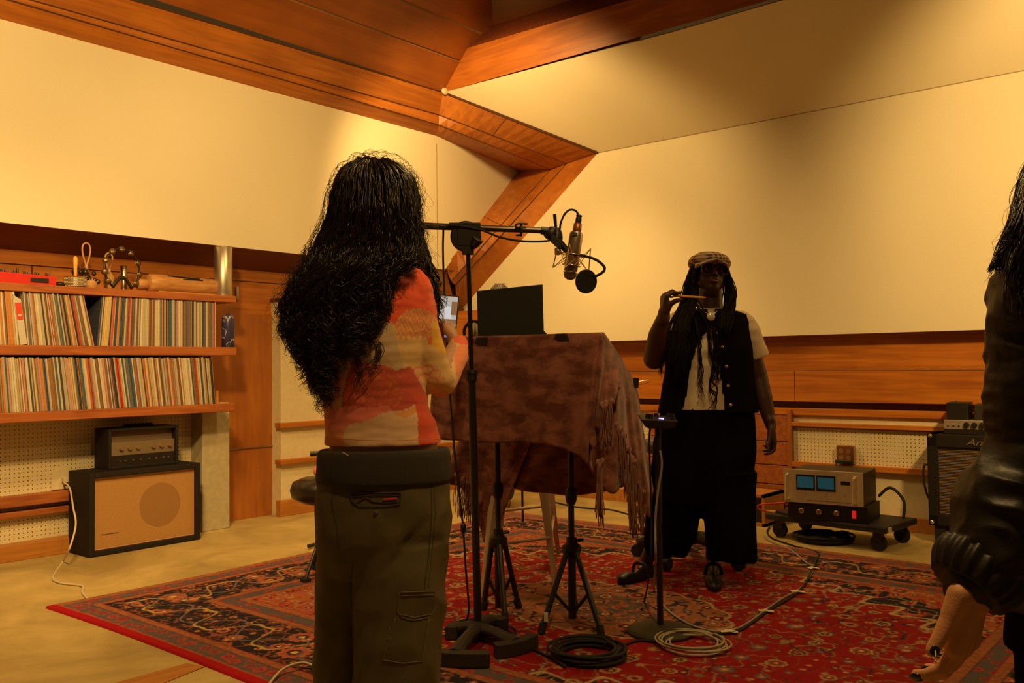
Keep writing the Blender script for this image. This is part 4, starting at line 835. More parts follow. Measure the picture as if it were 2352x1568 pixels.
fringe([(1415, 975), (1425, 985), (1434, 1000), (1441, 1030)], 118, 60, 3.42, 7, 3)
fringe([(1446, 1035), (1452, 1052), (1458, 1060)], 168, 60, 3.55, 9, 4)
fringe([(1468, 1110), (1478, 1130)], 100, 34, 3.68, 7, 5)
fringe([(1048, 1090), (1066, 1098), (1085, 1110)], 92, 46, 4.18, 9, 6)
# binder clips
def clip(px, py, d_, ax, dn, label):
    c = P(px, py, d_); t = thing('binder_clip', c, label, 'clip'); ax = nrm(ax); dn = V3(dn); o2 = nrm(np.cross(ax, dn))
    MB().add([c-ax*.024-dn*.004-o2*.008, c+ax*.024-dn*.004-o2*.008, c+ax*.024-dn*.004+o2*.008, c-ax*.024-dn*.004+o2*.008, c-ax*.020+dn*.028-o2*.001, c+ax*.024+dn*.030-o2*.001, c+ax*.024+dn*.030+o2*.001, c-ax*.020+dn*.028+o2*.001], [(0, 1, 2, 3), (4, 7, 6, 5), (0, 4, 5, 1), (1, 5, 6, 2), (2, 6, 7, 3), (3, 7, 4, 0)]).build('clamp', BLK, t, bevel=.001)
    MB().tube([c+dn*.03-ax*.007, c+dn*.055-ax*.006+ax*.004, c+dn*.078+ax*.006, c+dn*.080+ax*.012, c+dn*.062+ax*.014, c+dn*.03+ax*.008], .0012, 5, smooth=3).build('wire', CHR, t)
dz = (0, 0, -1)
clip(1107, 777, 3.55, tB-tA, dz, 'binder clip on the board edge left, below the laptop corner')
clip(1289, 768, 3.385, tB-tA, nrm((0, 0, -1)+RT*.35), 'binder clip on the board edge right of the laptop')
clip(1452, 880, 3.84, (0, 0, 1), RT*1.0, 'binder clip on the far right corner of the velvet throw')
# laptop
lA, lB = P(1099, 776, 3.62), P(1250, 768, 3.485); lC, lD = P(1247, 653, 3.50), P(1096, 668, 3.635)
lp = thing('laptop', (lA+lB)/2, 'open dark grey laptop seen from behind on the tilted board', 'laptop')
MB().prism([lA, lB, lC, lD], nrm(np.cross(lB-lA, lD-lA))*.006).build('lid', mat('laptop_grey', (.03, .033, .028), .55, .0, bump=.05, bscale=900, spec=.2), lp, bevel=.0025)
if True:
    lx = nrm(lB-lA); lz = nrm(lD-lA); ln = nrm(np.cross(lx, lz)); ln = ln if ln@FW > 0 else -ln; lc = P(1168.5, 724, 3.55); lc = lc-ln*((lc-lA)@ln)-ln*.0015
    poly = []
    for i in range(40):
        a = 2*math.pi*i/40; x = .0105*math.cos(a); z = .0115*math.sin(a); x *= 1-.10*(z < 0)*abs(z)/.0115
        if z > 0: z -= .003*math.exp(-(x/.003)**2)
        else: z += .002*math.exp(-(x/.003)**2)
        if x > .007 and abs(z-.002) < .006: x -= .0035
        poly.append(lc+lx*x+lz*z)
    mb = MB(); mb.prism(poly, -ln*.0008); mb.prism([lc+lx*(.0005+.002*math.cos(a)-.0015*math.sin(a))+lz*(.015+.002*math.cos(a)+.0035*math.sin(a)) for a in np.linspace(0, 6.28, 12, False)], -ln*.0008)
    mb.build('logo', mat('logo_grey', (.16, .15, .15), .3, .5), lp)
MB().prism([lA+nT*.004, lB+nT*.004, lB+nT*.004+nrm(tC-tB)*.24, lA+nT*.004+nrm(tC-tB)*.24], nT*.012).build('keyboard_base', bpy.data.materials['laptop_grey'], lp, bevel=.002)
# headset at the left end of the board
hs = thing('headphones', P(1080, 768, 3.7), 'black headphones with cream pad beside the laptop, left end of the board', 'headphones')
MB().torus(P(1090, 762, 3.72), .045, .007, axis=-FW, a0=math.radians(60), a1=math.radians(200), n=20, ax=RT).build('band', BLK, hs, smooth=True)
MB().ell(P(1089, 758, 3.70), .016, .03, .033, ax=RT).build('pad', mat('cream_pad', (.55, .45, .3), .7), hs, smooth=True)
P = P_near
# tripod stands
def tripod(name, base, top, hub_z, feet, label, tube_r=.018, tag_on=False):
    base = V3(base); t = thing(name, base, label, 'stand')
    d_ = float((base-CAM)@FW)
    MB().tube([(base[0], base[1], .035), (base[0], base[1], hub_z+.02)], tube_r*.95, 14).build('lower_tube', BLKM, t)
    MB().tube([(base[0], base[1], hub_z), top], tube_r*.72, 14).build('upper_tube', BLKM, t)
    MB().lathe([(tube_r, -.02), (tube_r*1.35, 0), (tube_r*1.35, .035), (tube_r, .05)], (base[0], base[1], hub_z+.21), seg=16).build('clutch', BLK, t)
    MB().lathe([(tube_r, -.03), (tube_r*1.9, -.025), (tube_r*2.3, -.005), (tube_r*2.2, .015), (tube_r*1.2, .03), (tube_r*1.2, .05)], (base[0], base[1], hub_z), seg=20).build('hub', BLK, t)
    MB().tube([(base[0], base[1], hub_z+.035), V3((base[0], base[1], hub_z+.04))+RT*.05], .007, 8).build('knob', BLK, t)
    for f in feet:
        f = V3(f); h = V3((base[0], base[1], hub_z-.01)); u_ = nrm((f-h)*(1, 1, 0)); s_ = h+u_*tube_r*1.9
        lg_ = MB().tube([s_, f+V3((0, 0, .02))], .0125, 10).build('leg', BLKM, t)
        MB().tube([f+V3((0, 0, .04))-u_*.008, f+V3((0, 0, .002))+u_*.004], .0165, 10).build('rubber_foot', RUB, lg_)
        m_ = s_*.47+(f+V3((0, 0, .02)))*.53; MB().tube([m_, (base[0], base[1], .055)], .0075, 8).build('brace', BLKM, t)
    return t
RZ = .012
f1 = FL(1245, 1455, RZ); f2 = FL(1380, 1460, RZ); bse = (f1+f2)/2; bc = FL(1315, 1432, RZ); f3 = bc+(bc-(f1+f2)/2)*1.6
cq = P(1313, 1000, float((bc-CAM)@FW)); und = lambda c: V3((c[0], c[1], tA[2]-.045-((V3(c)-tA)@nrm(np.cross((0, 0, 1), tB-tA)))*0))
def under(x, y):  # board height at x,y
    return tA[2]+(-(nT[0]*(x-tA[0])+nT[1]*(y-tA[1])))/nT[2]-.026
hz1 = P(1313, 1262, float((bc-CAM)@FW))[2]
tripod('tripod_stand', bc, (bc[0], bc[1], under(bc[0], bc[1])), hz1, [f1, f2, f3], 'right black tripod stand holding up the velvet-draped board')
g1, g2, g3 = FL(1112, 1400, RZ), FL(1190, 1396, RZ), FL(1160, 1430, RZ); bc2 = (g1+g2+g3)/3; bc2 = FL(1146, 1406, RZ)
hz2 = P(1140, 1243, float((bc2-CAM)@FW))[2]
tripod('tripod_stand', bc2, (bc2[0], bc2[1], under(bc2[0], bc2[1])), hz2, [g1, g2, g3], 'left black tripod stand holding up the velvet-draped board behind the mic stand')
pg = P(1254, 1417, float((f1-CAM)@FW)-.012); tag(MB().obox(pg, RT*.008, FW*.003, UP*.018).build('white_tape', bpy.data.materials['paper']), 'small white tape tag on the leg of the right tripod stand', 'tape')
# ================= BOOM MICROPHONE STAND =================
sb = FL(1098, 1468, RZ); ds = float((sb-CAM)@FW)
ms = thing('microphone_stand', sb, 'tall black boom microphone stand with heavy cast base on the rug', 'microphone stand')
CAST = mat('cast_black', (.022, .018, .014), .55, bump=.4, bscale=400)
mb = MB(); mb.lathe([(.045, .01), (.045, .035), (.028, .06), (.02, .075)], sb, seg=20)
for tx, ty in ((1190, 1500), (1042, 1462), (1040, 1528), (1130, 1444)):
    e_ = FL(tx, ty, RZ); v_ = e_-sb; s_ = nrm(np.cross(v_, (0, 0, 1))); u_ = nrm(v_)
    mb.tube([sb+V3((0, 0, .045)), sb+v_*.45+V3((0, 0, .05)), sb+v_*.95+V3((0, 0, .035))], [.026, .02, .024], 10, ref=(0, 0, 1), ry=[.034, .026, .034])
    R_ = np.linalg.norm(v_); a0 = math.atan2(v_[1], v_[0]); rings = []
    for i in range(9):
        a = a0+math.radians(-24+6*i); c = sb+R_*V3((math.cos(a), math.sin(a), 0)); o3 = V3((math.cos(a), math.sin(a), 0)); rings.append([c-o3*.024, c+o3*.024, c+o3*.024+V3((0, 0, .052)), c-o3*.024+V3((0, 0, .052))])
    mb.loft(rings)
mb.build('base', CAST, ms, bevel=.003)
pk = P(1083, 860, ds); ptop = P(1075, 572, ds)
MB().tube([sb+V3((0, 0, .06)), pk], .0155, 14).build('lower_pole', BLKM, ms)
MB().tube([pk, ptop], .0095, 12).build('upper_pole', CHR if 0 else mat('pole_gloss', (.02, .017, .014), .18, .3), ms)
MB().lathe([(.017, -.03), (.022, -.02), (.020, .0), (.026, .004), (.024, .016), (.014, .02)], pk, seg=16).build('clutch', BLK, ms)
MB().tube([P(905, 516, ds-.02), P(1245, 529, ds+.02)], [.0145, .0125], 12).build('boom', mat('boom_black', (.05, .035, .02), .3, .4), ms)
MB().tube([P(880, 515, ds-.02), P(925, 517, ds-.02)], .028, 14).build('counterweight', BLKM, ms)
mb = MB(); cc = P(1068, 548, ds)
mb.lathe([(.0, -.016), (.058, -.016), (.062, -.010), (.062, .010), (.058, .016), (0, .016)], P(1070, 543, ds), axis=FW, seg=30)
mb.obox(P(1068, 519, ds), RT*.062, FW*.02, UP*.012); mb.obox(P(1076, 540, ds-.0), RT*.045, FW*.018, UP*.045)
mb.obox(P(1075, 578, ds), RT*.024, FW*.016, UP*.012)
mb.build('boom_clutch', BLK, ms, bevel=.005)
MB().tube([P(1088, 566, ds-.02), P(1098, 548, ds-.03)], [.014, .026], 8).build('clutch_knob', BLK, ms, bevel=.003)
mb = MB(); mb.torus(P(1197, 528, ds), .021, .006, axis=RT, n=20); mb.tube([P(1188, 528, ds-.02), P(1184, 518, ds-.025), P(1192, 513, ds-.02), P(1211, 514, ds-.01)], .004, 6, smooth=4); mb.tube([P(1186, 540, ds-.01), P(1198, 540, ds)], .004, 6); mb.build('cable_clip', BLK, ms, smooth=True)
mb = MB(); mb.tube([P(1242, 529, ds+.02), P(1262, 531, ds+.02)], .016, 12); mb.ell(P(1268, 536, ds+.02), .036, .02, .028, ax=RT); mb.ell(P(1280, 545, ds+.01), .022, .02, .04, ax=RT); mb.tube([P(1275, 546, ds), P(1312, 586, ds)], [.016, .0125], 10); mb.obox(P(1277, 555, ds-.01), RT*.02+UP*-.015, FW*.018, UP*.016); mb.build('swivel', BLK, ms, smooth=False, bevel=.002)
MB().tube([P(1274, 492, ds+.02), P(1277, 528, ds+.02)], [.0075, .0065], 10).build('thumb_rod', BLKM, ms)
# microphone
mc = thing('microphone', P(1315, 590, ds), 'brass coloured studio microphone hanging upside down from the boom', 'microphone')
m0, m1 = P(1324.5, 533, ds), P(1309.5, 630, ds); ax_ = nrm(m1-m0); LM = float(np.linalg.norm(m1-m0))
NIC = mat('nickel_warm', (.52, .40, .30), .32, .85)
MB().lathe([(.018, -.002), (.0255, .004), (.0275, .012), (.0275, LM*.74), (.0255, LM*.755)], m0, axis=ax_, seg=30).build('body', NIC, mc, smooth=True)
MB().lathe([(.0255, LM*.755), (.0265, LM*.77), (.0265, LM*.95), (.0255, LM*1.03), (.020, LM*1.09), (.010, LM*1.125), (.001, LM*1.13)], m0, axis=ax_, seg=30).build('grille', mat('grille_mesh', (.20, .12, .08), .4, .7, bump=1, bscale=700), mc, smooth=True)
MB().lathe([(.0285, LM*.93), (.0290, LM*.95), (.0285, LM*.97)], m0, axis=ax_, seg=30).build('grille_ring', CHR, mc)
MB().lathe([(.016, 0), (.0175, -.012), (.016, -.034), (.012, -.037)], m0, axis=ax_, seg=20).build('connector', mat('copper', (.45, .18, .08), .4, .6), mc, smooth=True)
MB().lathe([(.0125, -.034), (.0125, -.05), (.0105, -.062), (.013, -.066), (.008, -.07)], m0, axis=ax_, seg=16).build('plug', BLK, mc)
bd = P(1318.5, 538, ds-.0285); MB().obox(bd, RT*.0125, FW*.0015, nrm(ax_)*.0065).build('badge', BLK, mc)
mb = MB()
for i in range(4): mb.obox(bd-FW*.002+RT*(-.0085+.0055*i), RT*.0016, FW*.0003, nrm(ax_)*(.004 if i != 1 else .0028))
mb.build('badge_lettering', CHR, mc)
sh = thing('shock_mount', P(1312, 596, ds), 'gold wire shock mount cradle around the studio microphone', 'shock mount')
GLD = mat('gold_wire', (.70, .50, .28), .3, .8); c = P(1315, 592, ds)
rA = MB().torus(c-ax_*.012, .048, .0022, axis=ax_, n=40); rA.torus(c+ax_*.03, .036, .0022, axis=ax_, n=40)
s1_ = nrm(RT-ax_*(RT@ax_)); s2_ = nrm(np.cross(ax_, s1_))
tips = []
for k2 in range(4):
    a = math.radians(45+90*k2-25); o_v = s1_*math.cos(a)+s2_*math.sin(a); tips.append((c+o_v*.068-ax_*.045, c+o_v*.075+ax_*.048, c+o_v*.030+ax_*.005))
for a_, b_, i_ in tips: rA.tube([a_, b_], .0026, 6)
rA.build('frame', GLD, sh)
rB = MB()
for k2 in range(4):
    a_, b_, i_ = tips[k2]; n2 = tips[(k2+1) % 4]; m_ = c+(nrm((i_-c)+(n2[2]-c)-ax_*(((i_-c)+(n2[2]-c))@ax_)))*.031
    rB.tube([a_, m_+ax_*.028, n2[0]], .0016, 5); rB.tube([b_, m_+ax_*.0, n2[1]], .0016, 5)
rB.build('elastic', mat('elastic_tan', (.55, .4, .22), .6), sh)
MB().lathe([(.013, -.012), (.016, 0), (.013, .012)], P(1281, 577, ds-.01), axis=RT, seg=14).build('thumb_screw', NIC, sh, smooth=True)
# pop filter
pf_ = thing('pop_filter', P(1346, 646, ds-.05), 'round black pop filter on a gooseneck beside the microphone', 'pop filter')
pn = nrm(-FW+RT*.45-UP*.1)
MB().lathe([(0, -.004), (.044, -.006), (.047, -.002), (.047, .004), (.044, .008), (0, .006)], P(1346, 646, ds-.05), axis=pn, seg=40).build('screen', mat('foam_black', (.012, .010, .008), .9, bump=.6, bscale=600), pf_, smooth=False)
MB().tube([P(1310, 582, ds-.03), P(1340, 587, ds-.04), P(1368, 596, ds-.05), P(1386, 610, ds-.05), P(1388, 620, ds-.05), P(1380, 628, ds-.05), P(1365, 636, ds-.05)], .0055, 8, smooth=6).build('gooseneck', RUB, pf_, smooth=True)
cable('microphone_cable', [m0-ax_*.065, P(1329, 494, ds), P(1322, 484, ds), P(1309, 482, ds), P(1297, 492, ds), P(1288, 512, ds+.01), P(1283, 535, ds+.02), P(1262, 552, ds-.0), P(1205, 554, ds-.02), P(1150, 545, ds-.02), P(1105, 528, ds-.02), P(1050, 518, ds-.025), P(1022, 522, ds-.02), P(1018, 545, ds), P(1018, 600, ds), P(1022, 700, ds), P(1030, 850, ds), P(1045, 1050, ds), P(1062, 1195, ds), P(1070, 1310, ds), P(1076, 1405, ds), FL(1060, 1440, .02), FL(1030, 1452, .02)], .0042, RUB, 'thin black cable running from the microphone along the boom to the base')
tag(MB().ell(P(1064, 1212, ds-.0), .012, .012, .022).build('cable_connector', BLK, smooth=True), 'small black cable connector hanging left of the mic stand pole', 'connector')
# ================= CONTROLLER ON ROUND BASE STAND =================
pb = FL(1517, 1452, RZ); dp = float((pb-CAM)@FW)
rs = thing('round_base_stand', pb, 'straight black stand with dark round base holding a small controller box', 'stand')
MB().lathe([(.135, 0), (.136, .012), (.11, .02), (.03, .032), (.0, .034)], pb, seg=48).build('base', mat('base_green_grey', (.045, .04, .022), .6, bump=.3, bscale=300), rs, smooth=True)
pt_ = P(1511, 982, dp)
MB().tube([pb+V3((0, 0, .03)), pt_], .0125, 12).build('pole', BLKM, rs)
ct = thing('controller_box', pt_, 'small black controller box with knobs and blue light on top of the round base stand', 'controller')
hx, hn = nrm(RT*(1, 1, 0)), nrm(FW*(1, 1, 0))
c = pt_+V3((0, 0, .022))
MB().add([c-hx*.045-hn*.05-(0, 0, .022), c+hx*.06-hn*.05-(0, 0, .022), c+hx*.06+hn*.05-(0, 0, .022), c-hx*.045+hn*.05-(0, 0, .022), c-hx*.075-hn*.06+(0, 0, .016), c+hx*.072-hn*.06+(0, 0, .008), c+hx*.072+hn*.06+(0, 0, .022), c-hx*.075+hn*.06+(0, 0, .03)], [(3, 2, 1, 0), (4, 5, 6, 7), (0, 1, 5, 4), (1, 2, 6, 5), (2, 3, 7, 6), (3, 0, 4, 7)]).build('case', BLK, ct, bevel=.004)
for a, b_ in ((-.03, -.02), (.0, .035), (.045, -.0), (.055, -.03), (-.04, .0)): MB().lathe([(.011, 0), (.009, .02), (0, .021)], c+hx*a+hn*b_+V3((0, 0, .015)), seg=14).build('knob', BLK, ct)
mb = MB()
for i in range(3): mb.obox(c+hx*(.004+.006*i)-hn*(.02+.005*i)+V3((0, 0, .0165)), hx*.0025, hn*.0025, (0, 0, .003))
mb.build('indicator_lights', mat('blue_led', (.1, .1, .4), .4, emit=(.25, .25, 1), es=4), ct)
cable('controller_cable', [c-hx*.03-V3((0, 0, .02)), P(1491, 1010, dp), P(1494, 1100, dp+.02), P(1496, 1190, dp+.03), P(1494, 1300, dp+.02), FL(1480, 1380, .02), FL(1474, 1400, .015)], .0038, RUB, 'thin black cable dropping from the controller box')
cable('grey_cable', [P(1516, 1035, dp-.03), P(1520, 1070, dp-.03), P(1511, 1130, dp-.03), P(1505, 1200, dp-.03), P(1506, 1290, dp-.03), FL(1502, 1352, .02), FL(1520, 1385, .018), FL(1545, 1410, .016), FL(1590, 1436, .016), FL(1640, 1449, .016), FL(1672, 1447, .016), FL(1700, 1440, .016), FL(1732, 1420, .016), FL(1760, 1399, .016), FL(1800, 1372, .016), FL(1831, 1356, .016), FL(1852, 1335, .016), FL(1868, 1304, .016), FL(1850, 1290, .015), FL(1815, 1262, .008), FL(1770, 1243, .006), FL(1755, 1232, .006)], .0048, mat('grey_cable', (.30, .26, .24), .5), 'grey cable crossing the rug from the round base stand, held by tapes')
cable('floor_cable', [FL(1560, 1449, .016), FL(1640, 1455, .016), FL(1700, 1446, .017), FL(1764, 1402, .017), FL(1834, 1358, .017), FL(1868, 1306, .017), FL(1874, 1288, .015), FL(1881, 1272, .012), FL(1866, 1264, .008), FL(1820, 1252, .006), FL(1775, 1236, .006), FL(1762, 1222, .006), FL(1768, 1210, .006)], .0055, RUB, 'black cable running beside the grey cable from rug to dolly')
PAP = mat('masking_tape', (.70, .60, .40), .7)
for i, (x, y, a, s) in enumerate(((1672, 1447, .1, 1), (1758, 1400, .3, .95), (1831, 1356, .25, .9), (1866, 1302, .0, .8))):
    c = FL(x, y, .0225); u_ = nrm(hx*math.cos(a)-hn*math.sin(a)); v_ = nrm(np.cross((0, 0, 1), u_)); rows = []
    for q in range(-4, 5):
        lift = .004*abs(q/4)**3-(.007*abs(q/4)); o4 = V3((0, 0, max(-.007, lift))); w = .018*(1+.15*math.sin(q+i)); rows.append([c+u_*q*.0085*s-v_*w+o4+u_*.006, c+u_*q*.0085*s+v_*w+o4])
    o = MB().loft(rows, False, False).build('tape_strip', PAP, solid=.0008); tag(o, ('masking tape strip nearest the coiled pale cable', 'second masking tape strip up the grey cable from the coils', 'third masking tape strip up the grey cable', 'masking tape strip farthest away, near the dolly')[i], 'tape', 'tape strips on the cable')
coil('black_cable_coil', FL(1350, 1507, RZ), .122, .0062, 9, RUB, 'coiled black cable lying on the rug between the stand bases', 5)
coil('pale_cable_coil', FL(1592, 1482, RZ+.003), .118, .0042, 7, mat('pale_cable', (.42, .36, .25), .5), 'loosely coiled pale cable lying on the rug against the round base', 2)
cable('rug_cable', [FL(1085, 1430, .016), FL(1150, 1440, .016), FL(1190, 1465, .016), FL(1225, 1490, .016), FL(1262, 1508, .018), FL(1300, 1530, .02)], .005, RUB, 'black cable from the mic stand base to the black coil')
cable('rug_cable', [FL(1418, 1490, .02), FL(1440, 1478, .017), FL(1475, 1470, .017), FL(1530, 1478, .018)], .005, RUB, 'black cable from the black coil towards the pale coil')
cable('rug_cable', [FL(1020, 1445, .016), FL(1060, 1425, .017), FL(1110, 1422, .017), FL(1170, 1438, .017), FL(1185, 1452, .017), FL(1160, 1470, .017), FL(1120, 1465, .017)], .0036, RUB, 'thin dark red-brown cable looping behind the mic stand base')
cable('extension_cable', [FL(600, 1600, .006), FL(622, 1566, .016), FL(645, 1540, .025), FL(672, 1526, .035), FL(700, 1522, .03), FL(730, 1533, .02), FL(762, 1548, .018), FL(790, 1570, .018)], .005, WC, 'white cable arching over the near left rug border')
cable('wall_cable', [FL(1270, 1152, .006), FL(1330, 1165, .006), FL(1400, 1170, .006), FL(1440, 1180, .006), FL(1490, 1195, .006)], .006, RUB, 'black cable along the concrete floor behind the rug')
# white metal stool beneath the table
WMT = mat('white_enamel', (.50, .40, .28), .45, noise_s=8, namt=.06)
q1, q2 = FL(1276, 1344, RZ), FL(1106, 1372, RZ); q3 = FL(1140, 1290, RZ); q4 = q1+(q3-q2); cen = (q1+q2+q3+q4)/4; SH = .67
so = thing('metal_stool', cen*(1, 1, 0)+V3((0, 0, RZ)), 'pale enamelled metal stool under the velvet-draped board', 'stool')
for f in (q1, q2, q3, q4):
    tp = cen+(f-cen)*.62; tp[2] = SH-.02; v = f-tp; o_ = nrm((f-cen)*(1, 1, 0)); s_ = nrm(np.cross(o_, (0, 0, 1))); rings = []
    for i in range(5):
        t = i/4; c = tp*(1-t)+f*t; w = .036*(1-t)+.012*t; rings.append([c-s_*w-o_*w*.6, c-s_*w*.3+o_*.006, c+s_*w*.3+o_*.006, c+s_*w-o_*w*.6, c+s_*w*.8-o_*w*.7, c-s_*w*.8-o_*w*.7])
    MB().loft(rings).build('leg', WMT, so)
fs = [q1, q2, q3, q4]
for (a, b_), zz in (((0, 1), .24), ((1, 2), .30), ((2, 3), .30), ((3, 0), .24)):
    pa, pb_ = [cen+(fs[k_]-cen)*(1-.38*zz/SH)+V3((0, 0, zz))-V3((0, 0, cen[2])) for k_ in (a, b_)]; MB().tube([pa, pb_], .008, 8).build('rung', WMT, so)
MB().lathe([(0, 0), (.155, 0), (.165, .008), (.155, .02), (0, .022)], cen*(1, 1, 0)+V3((0, 0, SH-.02)), seg=28).build('seat', WMT, so)
# thin stand leg far behind
q = FL(1201, 1198, RZ); tag(MB().tube([q, P(1198, 1060, float((q-CAM)@FW))], .008, 8).build('thin_post', BLKM), 'thin black post standing on the far rug edge behind the stool', 'post')
# office stool behind the far person
oc = FL(1600, 1290, RZ)+FW*(1, 1, 0)*.06; ost = thing('swivel_stool', oc, 'black swivel stool with five-legged base behind the person in the vest', 'stool'); do = float((oc-CAM)@FW)
zs_ = P(1600, 1024, do)[2]
MB().lathe([(0, -.045), (.22, -.045), (.27, -.03), (.285, 0), (.27, .03), (.22, .045), (0, .045)], (oc[0], oc[1], zs_), seg=36).build('seat', LTH, ost, smooth=True)
MB().tube([(oc[0], oc[1], .1), (oc[0], oc[1], zs_-.04)], .022, 12).build('column', mat('column_grey', (.16, .12, .09), .4, .5), ost)
for k2 in range(5):
    a = math.radians(72*k2+38); v = V3((math.cos(a), math.sin(a), 0))
    l_ = MB().tube([(oc[0], oc[1], .14), oc*(1, 1, 0)+v*.28+V3((0, 0, .105)), oc*(1, 1, 0)+v*.32+V3((0, 0, .09))], [.032, .026, .024], 8, ref=(0, 0, 1)).build('leg', mat('leg_dark', (.05, .038, .026), .5) if k2 == 0 else bpy.data.materials['leg_dark'], ost)
    MB().lathe([(.008, -.02), (.034, -.02), (.034, .02), (.008, .02)], oc*(1, 1, 0)+v*.32+V3((0, 0, .034+RZ)), axis=np.cross(v, (0, 0, 1)), seg=16).build('caster', RUB, l_)
# ================= PEOPLE =================
SKIN_L = mat('skin_light', (.50, .27, .15), .55, noise_s=25, namt=.06); SKIN_D = mat('skin_dark', (.060, .022, .012), .5, noise_s=25, namt=.08); SKIN_M = mat('skin_medium', (.66, .31, .15), .5, noise_s=40, namt=.08, bump=.15, bscale=300)
HAIRM = mat('dark_hair', (.016, .008, .0045), .36, spec=.6); NAILM = mat('nail_black', (.008, .007, .007), .15, coat=.6)
def interp(tab, y):
    ys_ = [t[0] for t in tab]; return [float(np.interp(y, ys_, [t[i] for t in tab])) for i in range(1, len(tab[0]))]
def rot(v, ax, a):
    v = V3(v); ax = nrm(ax); return v*math.cos(a)+np.cross(ax, v)*math.sin(a)+ax*(ax@v)*(1-math.cos(a))
def hand(mb, wrist, d, pn, ts, s=1.0, curls=((20, 25, 20),)*4, thumb=(35, 15), tdir=None, wr=.026, spread=.05, tb=(.018, .018), tl=1.0):
    """palm, four fingers and a thumb; returns finger tips"""
    w = V3(wrist); d = nrm(d); pn = nrm(V3(pn)-d*(V3(pn)@d)); sd = nrm(V3(ts)-d*(V3(ts)@d)-pn*(V3(ts)@pn)); tips = []
    offs = (.030, .010, -.010, -.029); lens = (.072, .080, .074, .058); kn = (.088, .092, .087, .078)
    for i in range(4):
        k_ = w+(d*kn[i]+sd*offs[i])*s; mb.cap(w+sd*offs[i]*.45*s+d*.005*s, k_, .017*s, .0125*s, 10)
        if i: mb.cap(w+(d*.03+sd*(offs[i]+offs[i-1])*.4)*s, (k_+pk_)/2-d*.006*s, .016*s, .012*s, 8)
        dr = nrm(d+sd*spread*(1.5-i)); p = k_; r0 = (.0098, .0100, .0095, .0083)[i]; c = curls[i] if len(curls) > i else curls[-1]
        for j, (f, cv) in enumerate(zip((.46, .30, .24), c)):
            dr = rot(dr, np.cross(dr, pn), math.radians(cv)); q = p+dr*lens[i]*f*s; mb.cap(p, q, r0*(1-.09*j)*s, r0*(.93-.09*j)*s, 10); p = q
        tips.append((p, dr, r0*.75*s)); pk_ = k_
    mb.cap(w-d*.02*s, w+d*.012*s, wr, wr*.95, 14)
    td = nrm(d*math.cos(math.radians(thumb[0]))+sd*math.sin(math.radians(thumb[0]))+pn*.35) if tdir is None else nrm(tdir)
    b0 = w+(d*tb[0]+sd*tb[1]+pn*.004)*s; mb.cap(w+d*.01*s, b0, .02*s, .018*s, 10); b1 = b0+td*.040*s*tl; mb.cap(b0, b1, .0185*s, .0145*s, 10); t2 = rot(td, np.cross(td, d), math.radians(thumb[1])); b2 = b1+t2*.034*s*tl; t3 = rot(t2, np.cross(t2, d), math.radians(thumb[1]*.6)); b3 = b2+t3*.026*s*tl
    mb.cap(b1, b2, .0135*s, .0118*s, 10); mb.cap(b2, b3, .0118*s, .0098*s, 10); tips.append((b3, t3, .0098*s)); return tips
def head(mb, c, fw, up, s=1.0, jaw=1.0):
    """skull, jaw, nose, lips, brow, ears"""
    c = V3(c); fw = nrm(fw); up = nrm(V3(up)-fw*(V3(up)@fw)); rt = nrm(np.cross(fw, up))
    W = lambda x, y, z: c+(rt*x+fw*y+up*z)*s
    mb.ell(W(0, -.012, .03), .075*s, .092*s, .082*s, ax=rt, az=up); mb.ell(W(0, .022, -.025), .062*s, .066*s, .078*s, ax=rt, az=up)
    mb.ell(W(0, .045, -.078), .036*jaw*s, .034*s, .026*s, ax=rt, az=up); mb.cap(W(-.045, .015, -.055), W(0, .055, -.088), .022*s, .017*s); mb.cap(W(.045, .015, -.055), W(0, .055, -.088), .022*s, .017*s)
    mb.cap(W(0, .086, .008), W(0, .104, -.022), .008*s, .0115*s); mb.cap(W(-.013, .092, -.026), W(.013, .092, -.026), .0085*s, .0085*s)
    mb.cap(W(-.036, .072, .022), W(.036, .072, .022), .011*s, .011*s)
    for q in (-1, 1): mb.ell(W(.038*q, .066, -.012), .020*s, .016*s, .016*s, ax=rt, az=up); mb.ell(W(.076*q, -.006, -.008), .008*s, .018*s, .030*s, ax=rt, az=up)
    mb.cap(W(-.018, .086, -.047), W(.018, .086, -.047), .0062*s, .0062*s); mb.cap(W(-.015, .086, -.059), W(.015, .086, -.059), .0075*s, .0075*s)
    return W
def face_parts(par, W, s, lipm, browm, eyes=True):
    if eyes:
        for q in (-1, 1):
            e = MB().ell(W(.031*q, .074, .004), .0125*s, .0125*s, .0125*s).build('eye', bpy.data.materials.get('eye_white') or mat('eye_white', (.16, .12, .09), .5, spec=.1), par, smooth=True)
            MB().ell(W(.031*q, .0835, .004), .0055*s, .0045*s, .0055*s).build('iris', bpy.data.materials.get('iris_dark') or mat('iris_dark', (.01, .006, .004), .1), e, smooth=True)
            MB().tube([W(.015*q, .086, .026), W(.032*q, .083, .031), (W(.048*q, .070, .026))], .0035*s, 6, smooth=3).build('eyebrow', browm, par, smooth=True)
    MB().tube([W(-.022, .083, -.051), W(-.010, .092, -.048), W(0, .0935, -.050), W(.010, .092, -.048), W(.022, .083, -.051)], [.002, .0055, .005, .0055, .002], 8, smooth=3).build('lip', lipm, par, smooth=True)
    MB().tube([W(-.020, .084, -.054), W(0, .094, -.060), W(.020, .084, -.054)], [.002, .0068, .002], 8, smooth=5).build('lip', lipm, par, smooth=True)
